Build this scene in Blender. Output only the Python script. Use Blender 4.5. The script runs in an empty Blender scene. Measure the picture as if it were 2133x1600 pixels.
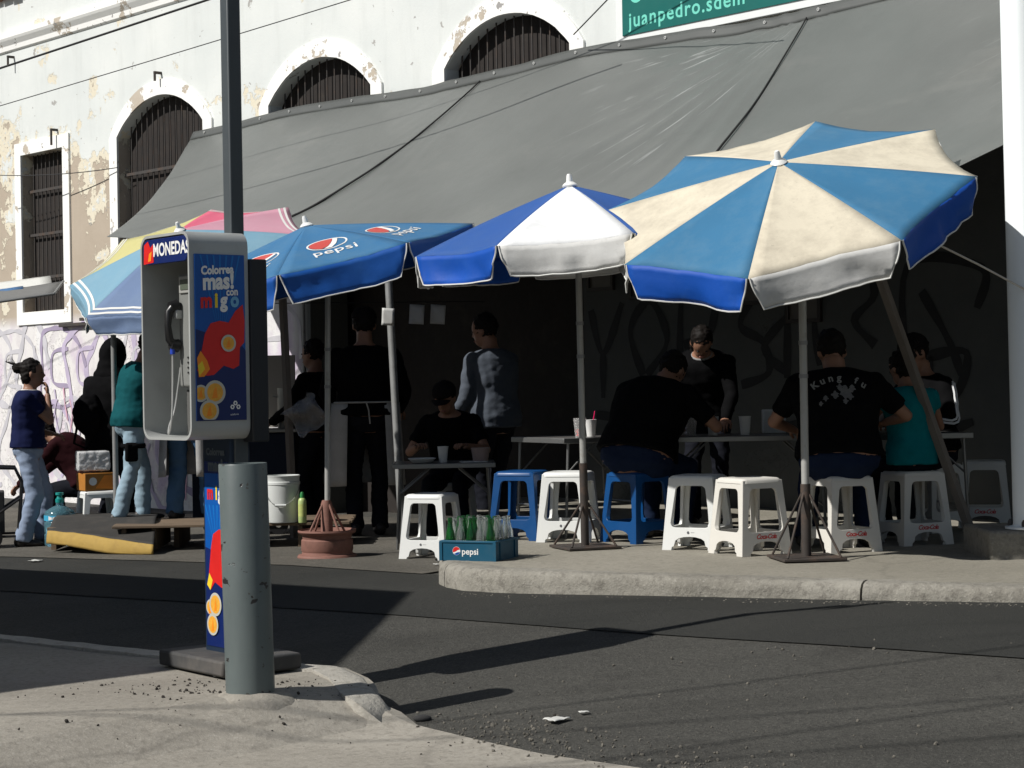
import bpy, bmesh, math, random
from mathutils import Vector, Matrix, Euler, noise
from mathutils.geometry import tessellate_polygon
random.seed(7)
R = math.radians
S = bpy.context.scene
COL = S.collection

# ------------------------------------------------------------------ camera, sky, sun, exposure
FPX, CX, CY, ROLL, CAMZ = 4000.0, 1066.5, 800.0, R(0.95), 1.24
cam_d = bpy.data.cameras.new('camera')
cam_d.sensor_width = 36.0
cam_d.lens = FPX / 2133.0 * 36.0
cam_d.clip_start = 0.1
cam_d.clip_end = 2000.0
cam = bpy.data.objects.new('camera', cam_d)
cam.matrix_world = Matrix.Translation((0, 0, CAMZ)) @ Matrix.Rotation(R(90), 4, 'X') @ Matrix.Rotation(-ROLL, 4, 'Z')
COL.objects.link(cam)
S.camera = cam

SUN_AZ = Vector((math.cos(R(25)), math.sin(R(25)), 0)).normalized()      # way the light travels over the ground
SUN_EL = R(43)
world = bpy.data.worlds.new('World')
S.world = world
world.use_nodes = True
wn = world.node_tree.nodes
wn.clear()
sky = wn.new('ShaderNodeTexSky')
sky.sky_type = 'NISHITA'
sky.sun_disc = False
sky.sun_elevation = SUN_EL
sky.sun_rotation = math.atan2(-SUN_AZ.x, -SUN_AZ.y)
bg = wn.new('ShaderNodeBackground')
bg.inputs['Strength'].default_value = 0.05
wo = wn.new('ShaderNodeOutputWorld')
world.node_tree.links.new(sky.outputs[0], bg.inputs['Color'])
world.node_tree.links.new(bg.outputs[0], wo.inputs['Surface'])

sun_d = bpy.data.lights.new('sun', 'SUN')
sun_d.energy = 5.0
sun_d.angle = R(0.53)
sun_d.color = (1.0, 0.968, 0.92)
sun = bpy.data.objects.new('sun', sun_d)
sdir = Vector((SUN_AZ.x * math.cos(SUN_EL), SUN_AZ.y * math.cos(SUN_EL), -math.sin(SUN_EL)))
sun.rotation_euler = sdir.to_track_quat('-Z', 'Y').to_euler()
sun.location = (-8, -4, 14)
COL.objects.link(sun)

S.view_settings.view_transform = 'Standard'
S.view_settings.look = 'None'
S.view_settings.exposure = 0.0
S.view_settings.gamma = 1.0
S.view_settings.use_curve_mapping = False
S.render.engine = 'CYCLES'
S.cycles.max_bounces = 6
S.cycles.use_denoising = True

# ------------------------------------------------------------------ photo -> place
def P(x, y, D):
    dx, dy = x - CX, CY - y
    c, s = math.cos(ROLL), math.sin(ROLL)
    return Vector(((dx * c + dy * s) * D / FPX, D, CAMZ + (-dx * s + dy * c) * D / FPX))

WU = Vector((-3566.5 / 4000.0, 1, 0)).normalized() * -1    # along the wall, towards the right / nearer end
WN = Vector((-0.7464, -0.6655, 0)).normalized()            # out of the wall, towards the street
W0 = Vector((0, 18.3, 0))
WM = Matrix(((WU.x, -WN.x, 0, W0.x), (WU.y, -WN.y, 0, W0.y), (0, 0, 1, 0), (0, 0, 0, 1)))
def sn(p):
    q = Vector((p[0], p[1], 0)) - W0
    return q.dot(WU), q.dot(WN)
def wall_pt(s, z, n=0.0):
    p = W0 + WU * s + WN * n
    return Vector((p.x, p.y, z))

SIDEWALK = 0.17
def road_z(X, Y):
    s, n = sn((X, Y))
    s = max(-6.0, min(10.0, s))
    return 0.06 + 0.02 * (s - 6.5) - 0.085 * max(0.0, min(7.6, n) - 5.0)
def on_ground(x, y, zf):
    D = 12.0
    for _ in range(60):
        p = P(x, y, D)
        z = zf(p.x, p.y) if callable(zf) else zf
        v = (P(x, y, 1.0).z - CAMZ)
        D = 0.5 * D + 0.5 * (z - CAMZ) / v
    p = P(x, y, D)
    return p
def road_at(x, y): return on_ground(x, y, road_z)
def walk_at(x, y): return on_ground(x, y, SIDEWALK)

# ------------------------------------------------------------------ mesh helpers
class MB:
    def __init__(s):
        s.v, s.f, s.m = [], [], []
        s.mi = 0
    def add(s, vs, fs, M=None):
        o = len(s.v)
        s.v += [tuple(M @ Vector(p)) if M else tuple(p) for p in vs]
        for f in fs:
            s.f.append(tuple(i + o for i in f)); s.m.append(s.mi)
        return s
    def box(s, c, d, M=None, taper=1.0):
        x, y, z = d[0] / 2, d[1] / 2, d[2] / 2
        vs = [(c[0] + sx * x * (taper if sz > 0 else 1), c[1] + sy * y * (taper if sz > 0 else 1), c[2] + sz * z)
              for sz in (-1, 1) for sy in (-1, 1) for sx in (-1, 1)]
        return s.add(vs, [(0, 2, 3, 1), (4, 5, 7, 6), (0, 1, 5, 4), (2, 6, 7, 3), (0, 4, 6, 2), (1, 3, 7, 5)], M)
    def tube(s, pts, rad, seg=10, cap=True, flat=None, M=None):
        pts = [Vector(p) for p in pts]
        n = len(pts)
        rr = rad if isinstance(rad, (list, tuple)) else [rad] * n
        vs, fs = [], []
        t0 = (pts[1] - pts[0]).normalized()
        ref = Vector((0, 0, 1)) if abs(t0.z) < 0.9 else Vector((1, 0, 0))
        a = t0.cross(ref).normalized()
        for i in range(n):
            t = (pts[min(i + 1, n - 1)] - pts[max(i - 1, 0)]).normalized()
            a = (a - t * a.dot(t)).normalized()
            b = t.cross(a)
            for k in range(seg):
                w = 2 * math.pi * k / seg
                vs.append(pts[i] + a * math.cos(w) * rr[i] + b * math.sin(w) * rr[i])
        for i in range(n - 1):
            for k in range(seg):
                k2 = (k + 1) % seg
                fs.append((i * seg + k, i * seg + k2, (i + 1) * seg + k2, (i + 1) * seg + k))
        if cap:
            fs.append(tuple(range(seg - 1, -1, -1)))
            fs.append(tuple((n - 1) * seg + k for k in range(seg)))
        return s.add(vs, fs, M)
    def rod(s, a, b, r, seg=10, M=None): return s.tube([a, b], r, seg, True, None, M)
    def lathe(s, prof, seg=24, M=None, cap=True):
        vs, fs = [], []
        n = len(prof)
        for r, z in prof:
            for k in range(seg):
                w = 2 * math.pi * k / seg
                vs.append((r * math.cos(w), r * math.sin(w), z))
        for i in range(n - 1):
            for k in range(seg):
                k2 = (k + 1) % seg
                fs.append((i * seg + k, i * seg + k2, (i + 1) * seg + k2, (i + 1) * seg + k))
        if cap:
            if prof[0][0] > 1e-5: fs.append(tuple(range(seg - 1, -1, -1)))
            if prof[-1][0] > 1e-5: fs.append(tuple((n - 1) * seg + k for k in range(seg)))
        return s.add(vs, fs, M)
    def ell(s, c, r, M=None, seg=16, rings=10):
        vs, fs = [], []
        for i in range(rings + 1):
            th = math.pi * i / rings
            for k in range(seg):
                w = 2 * math.pi * k / seg
                vs.append(Vector((c[0] + r[0] * math.sin(th) * math.cos(w), c[1] + r[1] * math.sin(th) * math.sin(w), c[2] + r[2] * math.cos(th))))
        for i in range(rings):
            for k in range(seg):
                k2 = (k + 1) % seg
                fs.append((i * seg + k, (i + 1) * seg + k, (i + 1) * seg + k2, i * seg + k2))
        return s.add(vs, fs, M)
    def grid(s, fn, nu, nv, u0=0.0, u1=1.0, v0=0.0, v1=1.0, M=None):
        vs, fs = [], []
        for j in range(nv + 1):
            for i in range(nu + 1):
                vs.append(fn(u0 + (u1 - u0) * i / nu, v0 + (v1 - v0) * j / nv))
        for j in range(nv):
            for i in range(nu):
                a = j * (nu + 1) + i
                fs.append((a, a + 1, a + nu + 2, a + nu + 1))
        return s.add(vs, fs, M)
    def prism(s, loops, d0, d1, fn):
        """loops: outline + holes as 2D lists; fn(u, v, d) -> point; solid between d0 and d1."""
        loops = [[Vector((p[0], p[1], 0)) for p in l] for l in loops]
        tri = tessellate_polygon(loops)
        flat = [p for l in loops for p in l]
        n = len(flat)
        vs = [fn(p.x, p.y, d0) for p in flat] + [fn(p.x, p.y, d1) for p in flat]
        fs = []
        for t in tri:
            fs.append(tuple(t)); fs.append(tuple(i + n for i in reversed(t)))
        o = 0
        for l in loops:
            k = len(l)
            for i in range(k):
                j = (i + 1) % k
                fs.append((o + i, o + j, n + o + j, n + o + i))
            o += k
        return s.add(vs, fs)
    def mesh(s, name='shape'):
        me = bpy.data.meshes.new(name)
        me.from_pydata([tuple(p) for p in s.v], [], s.f)
        me.polygons.foreach_set('material_index', s.m)
        me.update()
        bm = bmesh.new(); bm.from_mesh(me)
        bmesh.ops.recalc_face_normals(bm, faces=bm.faces)
        bm.to_mesh(me); bm.free()
        return me
    def build(s, name, mat, parent=None, smooth=False, bevel=0, seg=2, M=None, **kw):
        return link(name, s.mesh(name), mat, parent, smooth, bevel, seg, M, **kw)

def link(name, me, mat, parent=None, smooth=False, bevel=0, seg=2, M=None, label=None, kind=None, solid=0, angle=40):
    ob = bpy.data.objects.new(name, me)
    mats = mat if isinstance(mat, (list, tuple)) else [mat]
    if not me.materials:
        for m in mats: me.materials.append(m)
    COL.objects.link(ob)
    if parent is not None: ob.parent = parent
    if M is not None: ob.matrix_local = M
    if smooth:
        for p in me.polygons: p.use_smooth = True
        if smooth != 'all': me.set_sharp_from_angle(angle=R(angle))
    if solid:
        md = ob.modifiers.new('thick', 'SOLIDIFY'); md.thickness = solid; md.offset = 0
    if bevel:
        md = ob.modifiers.new('edge', 'BEVEL'); md.width = bevel; md.segments = seg; md.limit_method = 'ANGLE'; md.angle_limit = R(35)
        md.harden_normals = False
        for p in me.polygons: p.use_smooth = True
        me.set_sharp_from_angle(angle=R(40))
    if label: ob['label'] = label
    if kind: ob['kind'] = kind
    return ob

def thing(name, label, cat, loc=(0, 0, 0), rz=0.0, group=None, M=None):
    o = bpy.data.objects.new(name, None)
    o.empty_display_size = 0.1
    COL.objects.link(o)
    o.matrix_world = M if M is not None else Matrix.Translation(loc) @ Matrix.Rotation(rz, 4, 'Z')
    tag(o, label, cat, group)
    return o
def tag(o, label, cat, group=None):
    o['label'] = label; o['category'] = cat
    if group: o['group'] = group
    return o
def struct(o):
    o['kind'] = 'structure'
    return o
def copy_tree(o, parent=None):
    c = o.copy(); COL.objects.link(c)
    if parent is not None:
        ml = o.matrix_local.copy()
        c.parent = parent; c.matrix_local = ml
    for ch in list(o.children): copy_tree(ch, c)
    return c

def rrect(x0, x1, y0, y1, r, n=5):
    pts = []
    for cx, cy, a0 in ((x1 - r, y1 - r, 0), (x0 + r, y1 - r, 90), (x0 + r, y0 + r, 180), (x1 - r, y0 + r, 270)):
        for k in range(n + 1):
            a = R(a0 + 90.0 * k / n)
            pts.append((cx + r * math.cos(a), cy + r * math.sin(a)))
    return pts
def circle2(cx, cy, r, n=20, ry=None):
    ry = r if ry is None else ry
    return [(cx + r * math.cos(2 * math.pi * k / n), cy + ry * math.sin(2 * math.pi * k / n)) for k in range(n)]

def text_mesh(txt, size=1.0, shear=0.0, bold=0.0, align='CENTER', space=1.0, sub=0):
    cu = bpy.data.curves.new('lettering', 'FONT')
    cu.body = txt; cu.size = size; cu.shear = shear; cu.offset = bold; cu.align_x = align; cu.align_y = 'CENTER'
    cu.space_character = space; cu.resolution_u = 3
    ob = bpy.data.objects.new('lettering', cu)
    COL.objects.link(ob)
    dg = bpy.context.evaluated_depsgraph_get(); dg.update()
    me = bpy.data.meshes.new_from_object(ob.evaluated_get(dg))
    bpy.data.objects.remove(ob)
    vs = [tuple(v.co) for v in me.vertices]; fs = [tuple(p.vertices) for p in me.polygons]
    bpy.data.meshes.remove(me)
    return vs, fs
def lettering(name, txt, size, fn, mat, parent, shear=0.0, bold=0.0, align='CENTER', space=1.0, sx=1.0):
    vs, fs = text_mesh(txt, size, shear, bold, align, space)
    me = bpy.data.meshes.new(name)
    me.from_pydata([tuple(fn(v[0] * sx, v[1])) for v in vs], [], fs)
    return link(name, me, mat, parent)
def patch(name, loops, fn, mat, parent):
    """flat print: polygon outline mapped on a surface"""
    loops = [[Vector((p[0], p[1], 0)) for p in l] for l in loops]
    tri = tessellate_polygon(loops)
    flat = [p for l in loops for p in l]
    me = bpy.data.meshes.new(name)
    me.from_pydata([tuple(fn(p.x, p.y)) for p in flat], [], [tuple(t) for t in tri])
    return link(name, me, mat, parent)

# ------------------------------------------------------------------ materials
def _new(name):
    m = bpy.data.materials.new(name); m.use_nodes = True
    nt = m.node_tree; b = nt.nodes['Principled BSDF']
    return m, nt, b
def N(nt, t, **kw):
    n = nt.nodes.new(t)
    for k, v in kw.items():
        if hasattr(n, k): setattr(n, k, v)
    return n
def noise_node(nt, co, scale, detail=5.0, rough=0.6, vec=None):
    n = nt.nodes.new('ShaderNodeTexNoise')
    n.inputs['Scale'].default_value = scale; n.inputs['Detail'].default_value = detail; n.inputs['Roughness'].default_value = rough
    nt.links.new(vec if vec is not None else co, n.inputs['Vector'])
    return n.outputs['Fac']
def ramp(nt, fac, a, b, ca=(0, 0, 0, 1), cb=(1, 1, 1, 1)):
    r = nt.nodes.new('ShaderNodeValToRGB')
    r.color_ramp.elements[0].position = a; r.color_ramp.elements[1].position = b
    r.color_ramp.elements[0].color = ca; r.color_ramp.elements[1].color = cb
    nt.links.new(fac, r.inputs[0])
    return r.outputs[0]
def mix(nt, fac, a, b, blend='MIX'):
    m = nt.nodes.new('ShaderNodeMix'); m.data_type = 'RGBA'; m.blend_type = blend
    if isinstance(fac, (int, float)): m.inputs[0].default_value = fac
    else: nt.links.new(fac, m.inputs[0])
    for i, c in ((6, a), (7, b)):
        if isinstance(c, (tuple, list)): m.inputs[i].default_value = (c[0], c[1], c[2], 1)
        else: nt.links.new(c, m.inputs[i])
    return m.outputs[2]
def mathn(nt, op, a, b=None):
    m = nt.nodes.new('ShaderNodeMath'); m.operation = op
    for i, v in ((0, a), (1, b)):
        if v is None: continue
        if isinstance(v, (int, float)): m.inputs[i].default_value = v
        else: nt.links.new(v, m.inputs[i])
    return m.outputs[0]
def coords(nt, kind='Object', scale=None):
    tc = nt.nodes.new('ShaderNodeTexCoord')
    o = tc.outputs[kind]
    if scale:
        mp = nt.nodes.new('ShaderNodeMapping'); mp.inputs['Scale'].default_value = scale
        nt.links.new(o, mp.inputs['Vector']); o = mp.outputs[0]
    return o
def bump(nt, b, h, strength=0.3, dist=0.01):
    n = nt.nodes.new('ShaderNodeBump'); n.inputs['Strength'].default_value = strength; n.inputs['Distance'].default_value = dist
    nt.links.new(h, n.inputs['Height']); nt.links.new(n.outputs[0], b.inputs['Normal'])

MATS = {}
def M_(name, col, rough=0.6, var=0.18, vscale=6.0, dirt=None, dscale=2.0, dlo=0.5, dhi=0.72, damt=0.8, metal=0.0, bmp=0.0, bscale=60.0, bdist=0.004, spec=0.5, trans=0.0, sheen=0.0, ior=1.45, stretch=None, alpha=1.0):
    """general worn surface: base colour with slow variation, optional dirt colour in noise patches, fine relief"""
    if name in MATS: return MATS[name]
    m, nt, b = _new(name)
    co = coords(nt, 'Object', stretch)
    d = tuple(c * (1 - var) for c in col); l = tuple(min(1, c * (1 + var)) for c in col)
    c = mix(nt, noise_node(nt, co, vscale), d, l)
    if dirt:
        f = ramp(nt, noise_node(nt, co, dscale, 8.0, 0.65), dlo, dhi)
        f = mathn(nt, 'MULTIPLY', f, damt)
        c = mix(nt, f, c, dirt)
    nt.links.new(c, b.inputs['Base Color'])
    b.inputs['Roughness'].default_value = rough
    rv = mathn(nt, 'ADD', mathn(nt, 'MULTIPLY', noise_node(nt, co, vscale * 3), 0.25), rough - 0.12)
    nt.links.new(rv, b.inputs['Roughness'])
    b.inputs['Metallic'].default_value = metal
    b.inputs['Specular IOR Level'].default_value = spec
    b.inputs['Transmission Weight'].default_value = trans
    b.inputs['IOR'].default_value = ior
    b.inputs['Alpha'].default_value = alpha
    if bmp: bump(nt, b, noise_node(nt, co, bscale, 6.0, 0.7), bmp, bdist)
    MATS[name] = m
    return m
# ------------------------------------------------------------------ ground
def ground_mat(name, c1, c2, speck, sscale, stain, bmp, rough=0.9, cracks=0.0, big=0.6):
    m, nt, b = _new(name)
    co = coords(nt, 'Object')
    c = mix(nt, ramp(nt, noise_node(nt, co, big, 6, 0.6), 0.35, 0.68), c1, c2)
    sp = ramp(nt, noise_node(nt, co, sscale, 3, 0.8), 0.52, 0.72)
    c = mix(nt, mathn(nt, 'MULTIPLY', sp, 0.75), c, speck)
    sp2 = ramp(nt, noise_node(nt, co, sscale * 0.45, 4, 0.75), 0.36, 0.5, (1, 1, 1, 1), (0, 0, 0, 1))
    c = mix(nt, mathn(nt, 'MULTIPLY', sp2, 0.55), c, stain)
    mp = nt.nodes.new('ShaderNodeMapping'); mp.inputs['Rotation'].default_value = (0, 0, R(26)); mp.inputs['Scale'].default_value = (0.22, 2.4, 1)
    nt.links.new(co, mp.inputs['Vector'])
    sk = ramp(nt, noise_node(nt, co, 1.0, 7, 0.65, mp.outputs[0]), 0.52, 0.72)
    c = mix(nt, mathn(nt, 'MULTIPLY', sk, 0.5 if 'asphalt' in name else 0.25), c, tuple(x * 0.62 for x in c1))
    st = ramp(nt, noise_node(nt, co, 1.7, 9, 0.7), 0.55, 0.75)
    c = mix(nt, mathn(nt, 'MULTIPLY', st, 0.6), c, stain)
    if cracks:
        vo = nt.nodes.new('ShaderNodeTexVoronoi'); vo.feature = 'DISTANCE_TO_EDGE'; vo.inputs['Scale'].default_value = 0.55
        nz = nt.nodes.new('ShaderNodeTexNoise'); nz.inputs['Scale'].default_value = 2.2; nz.inputs['Detail'].default_value = 6
        nt.links.new(co, nz.inputs['Vector'])
        vm = nt.nodes.new('ShaderNodeMix'); vm.data_type = 'RGBA'; vm.inputs[0].default_value = 0.32
        nt.links.new(co, vm.inputs[6]); nt.links.new(nz.outputs['Color'], vm.inputs[7])
        nt.links.new(vm.outputs[2], vo.inputs['Vector'])
        cr = ramp(nt, vo.outputs['Distance'], 0.0, 0.012, (1, 1, 1, 1), (0, 0, 0, 1))
        c = mix(nt, mathn(nt, 'MULTIPLY', cr, cracks), c, tuple(x * 0.35 for x in stain))
    nt.links.new(c, b.inputs['Base Color'])
    b.inputs['Roughness'].default_value = rough
    b.inputs['Specular IOR Level'].default_value = 0.25
    h = mathn(nt, 'ADD', noise_node(nt, co, sscale, 4, 0.8), mathn(nt, 'MULTIPLY', noise_node(nt, co, sscale * 0.2, 5, 0.7), 1.6))
    bump(nt, b, h, bmp, 0.012)
    return m
ASPHALT = ground_mat('coarse_asphalt', (0.062, 0.061, 0.054), (0.088, 0.086, 0.076), (0.19, 0.18, 0.16), 95, (0.030, 0.028, 0.026), 0.9, cracks=0.0)
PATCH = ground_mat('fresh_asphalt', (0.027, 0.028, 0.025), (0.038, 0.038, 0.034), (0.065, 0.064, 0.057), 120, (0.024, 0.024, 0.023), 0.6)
DUSTY = ground_mat('dusty_asphalt', (0.085, 0.08, 0.068), (0.14, 0.13, 0.11), (0.22, 0.2, 0.17), 80, (0.04, 0.036, 0.03), 0.6)
CONCRETE = ground_mat('worn_concrete', (0.255, 0.236, 0.20), (0.335, 0.312, 0.268), (0.40, 0.375, 0.33), 60, (0.175, 0.16, 0.135), 0.35, cracks=0.25, big=0.9)
KERB = ground_mat('kerb_concrete', (0.21, 0.198, 0.168), (0.31, 0.295, 0.255), (0.36, 0.34, 0.30), 45, (0.12, 0.11, 0.094), 0.7, big=2.2)
KERB_L = ground_mat('pale_kerb_concrete', (0.36, 0.34, 0.30), (0.46, 0.44, 0.39), (0.50, 0.48, 0.43), 45, (0.24, 0.225, 0.19), 0.7, big=2.2)
CONCRETE_FAR = ground_mat('pavement_concrete', (0.23, 0.215, 0.175), (0.30, 0.28, 0.235), (0.34, 0.32, 0.27), 60, (0.17, 0.158, 0.13), 0.3, cracks=0.2, big=0.7)

def axis(lo, hi, flo, fhi, fine, coarse):
    v, x = [], lo
    while x < hi:
        v.append(x); x += fine if flo <= x < fhi else coarse
    v.append(hi)
    return v
xs = axis(-120, 120, -10, 10, 0.2, 10); ys = axis(-60, 140, 0, 30, 0.2, 10)
mb = MB()
vs = [(x, y, road_z(x, y) + 0.006 * noise.noise((x * 0.7, y * 0.7, 0))) for y in ys for x in xs]
nx = len(xs)
mb.add(vs, [(j * nx + i, j * nx + i + 1, (j + 1) * nx + i + 1, (j + 1) * nx + i) for j in range(len(ys) - 1) for i in range(nx - 1)])
road = struct(mb.build('road', ASPHALT, None, 'all'))

def clip_grid(pts, step, zf, name, mat, skirt=0.0, parent=None):
    """outline in plan -> surface cut along a grid so that it follows zf"""
    bm = bmesh.new()
    bm.faces.new([bm.verts.new((p[0], p[1], 0)) for p in pts])
    x0, x1 = min(p[0] for p in pts), max(p[0] for p in pts)
    y0, y1 = min(p[1] for p in pts), max(p[1] for p in pts)
    for ax, lo, hi in ((0, x0, x1), (1, y0, y1)):
        t = lo + step
        while t < hi:
            no = (1, 0, 0) if ax == 0 else (0, 1, 0)
            co = (t, 0, 0) if ax == 0 else (0, t, 0)
            bmesh.ops.bisect_plane(bm, geom=bm.verts[:] + bm.edges[:] + bm.faces[:], plane_co=co, plane_no=no, dist=1e-5)
            t += step
    for v in bm.verts: v.co.z = zf(v.co.x, v.co.y)
    if skirt:
        ret = bmesh.ops.extrude_edge_only(bm, edges=[e for e in bm.edges if e.is_boundary])
        for v in [g for g in ret['geom'] if isinstance(g, bmesh.types.BMVert)]: v.co.z -= skirt
    bmesh.ops.recalc_face_normals(bm, faces=bm.faces)
    up = sum(f.normal.z * f.calc_area() for f in bm.faces)
    if up < 0: bmesh.ops.reverse_faces(bm, faces=bm.faces)
    me = bpy.data.meshes.new(name); bm.to_mesh(me); bm.free()
    return link(name, me, mat, parent)

# darker, smoother strip of asphalt along the far kerb, and the dusty apron under the stall
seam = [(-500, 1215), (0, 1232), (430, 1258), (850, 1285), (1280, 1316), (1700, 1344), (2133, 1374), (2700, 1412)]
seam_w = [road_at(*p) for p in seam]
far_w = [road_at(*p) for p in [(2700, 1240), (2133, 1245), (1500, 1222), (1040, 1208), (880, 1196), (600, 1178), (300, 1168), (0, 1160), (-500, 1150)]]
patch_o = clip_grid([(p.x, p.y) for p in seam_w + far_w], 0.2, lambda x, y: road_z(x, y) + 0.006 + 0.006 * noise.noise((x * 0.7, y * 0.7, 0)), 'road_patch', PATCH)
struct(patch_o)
ap = [road_at(*p) for p in [(-700, 1146), (0, 1162), (300, 1170), (600, 1180), (880, 1198), (930, 1190), (905, 1168)]] + [Vector((-0.2, 14, 0)), Vector((0.2, 18.3, 0)), Vector((-9, 26, 0)), Vector((-14, 26, 0))]
struct(clip_grid([(p.x, p.y) for p in ap], 0.3, lambda x, y: road_z(x, y) + 0.011 + 0.006 * noise.noise((x * 0.7, y * 0.7, 0)), 'road_apron', DUSTY))

# far pavement with kerb stones
kp = [walk_at(*p) for p in [(2900, 1248), (2500, 1237), (2133, 1226), (1960, 1221), (1794, 1216), (1640, 1211), (1500, 1206), (1250, 1198), (1040, 1190), (965, 1184), (930, 1177), (914, 1168)]]
kp += [Vector((-0.47, 11.9, 0)), Vector((-0.45, 13.0, 0)), Vector((-0.4, 15.0, 0)), Vector((-0.3, 17.9, 0))]
kerb_path = [(p.x, p.y) for p in kp]
inner = []
for i, p in enumerate(kerb_path):
    a, b2 = Vector(kerb_path[max(0, i - 1)]), Vector(kerb_path[min(len(kerb_path) - 1, i + 1)])
    t = (b2 - a).normalized()
    inner.append((p[0] + t.y * 0.17, p[1] - t.x * 0.17))
back = [wall_pt(0.2, 0, -0.1), wall_pt(14, 0, -0.1)]
sw = clip_grid(inner + [(back[0].x, back[0].y), (back[1].x, back[1].y), (9.0, 6.0)], 0.5,
               lambda x, y: SIDEWALK + 0.006 * noise.noise((x * 0.9, y * 0.9, 3)), 'sidewalk', CONCRETE_FAR, 0.4)
struct(sw)
def kerb(path, ztop, parent, side, joints, depth=0.3, width=0.18, rough=0.01, mat=KERB):
    """kerb stones: a worn rounded profile swept along the path, cut into stones at the joints (path length)"""
    pts = [Vector((p[0], p[1], 0)) for p in path]
    zt = ztop if isinstance(ztop, list) else [ztop] * len(pts)
    L = [0.0]
    for i in range(1, len(pts)): L.append(L[-1] + (pts[i] - pts[i - 1]).length)
    def at(l):
        for i in range(1, len(pts)):
            if l <= L[i] or i == len(pts) - 1:
                t = (l - L[i - 1]) / (L[i] - L[i - 1])
                return pts[i - 1].lerp(pts[i], t), zt[i - 1] * (1 - t) + zt[i] * t
    prof = [(0.0, -depth), (0.0, -0.06), (0.006, -0.028), (0.022, -0.008), (0.05, 0.0), (0.11, 0.002), (width, 0.001), (width, -depth)]
    cuts = [0.0] + [j for j in joints if j < L[-1]] + [L[-1]]
    for c0, c1 in zip(cuts[:-1], cuts[1:]):
        a, b2 = c0 + 0.006, c1 - 0.006
        n = max(3, int((b2 - a) / 0.06))
        mb = MB(); vs = []; fs = []
        for k in range(n + 1):
            l = a + (b2 - a) * k / n
            p, z = at(l); q, _ = at(min(l + 0.05, L[-1])); q0, _ = at(max(l - 0.05, 0))
            t = (q - q0).normalized(); nr = Vector((t.y, -t.x, 0)) * side
            for o, dz in prof:
                w = p + nr * o
                d = noise.noise((w.x * 6, w.y * 6, dz * 9)) * rough + noise.noise((w.x * 22, w.y * 22, dz * 30)) * rough * 0.6
                w = w + nr * d * (1.0 if o < 0.1 else 0.0)
                vs.append((w.x, w.y, z + dz + (d * 0.5 if dz > -0.1 else 0)))
        m = len(prof)
        for k in range(n):
            for j in range(m - 1):
                fs.append((k * m + j, k * m + j + 1, (k + 1) * m + j + 1, (k + 1) * m + j))
        fs.append(tuple(range(m))); fs.append(tuple(n * m + j for j in reversed(range(m))))
        mb.add(vs, fs)
        mb.build('kerb_stone', mat, parent, True, angle=60)
jl_ = sum((Vector(kerb_path[i + 1]) - Vector(kerb_path[i])).length for i in range(4))
kerb(kerb_path, SIDEWALK + 0.004, sw, 1, [jl_ - 1.9, jl_, jl_ + 2.75, jl_ + 4.6, jl_ + 6.4], rough=0.017)

# near pavement: corner with the booth, running down to road level in front
def smooth(a, b, x):
    t = max(0.0, min(1.0, (x - a) / (b - a)))
    return t * t * (3 - 2 * t)
def pav_z(X, Y):
    w = X * 0.6 - (Y - 7.6) * 0.8
    z = -0.14 * smooth(-0.75, -0.2, w)
    z = max(z, road_z(X, Y) + 0.012)
    return z + 0.005 * noise.noise((X * 1.3, Y * 1.3, 5)) + 0.03 * math.exp(-((X + 1.0) ** 2 + (Y - 7.62) ** 2) / 0.06)
n_kerb = [on_ground(x, y, z) for x, y, z in [(-900, 1262, 0), (-300, 1302, 0), (0, 1322, 0), (230, 1346, 0), (450, 1369, 0), (640, 1385, 0), (720, 1391, 0), (766, 1412, 0.0), (800, 1454, -0.03), (836, 1498, -0.112)]]
flush = [on_ground(x, y, lambda X, Y: road_z(X, Y) + 0.012) for x, y in [(872, 1512), (1000, 1542), (1130, 1570), (1330, 1600), (1600, 1655), (1900, 1740)]]
outer = [(p.x, p.y) for p in n_kerb + flush] + [(2.0, 3.0), (2.0, -6.0), (-14.0, -6.0), (-14.0, 9.5)]
pav = struct(clip_grid(outer, 0.2, pav_z, 'pavement', CONCRETE, 0.3))
kerb([(p.x, p.y) for p in n_kerb], [0.012] * 7 + [0.012, -0.012, -0.106], pav, 1, [2.3, 3.3, 4.35, 5.15, 5.42], width=0.17, rough=0.012, mat=KERB_L)

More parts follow.
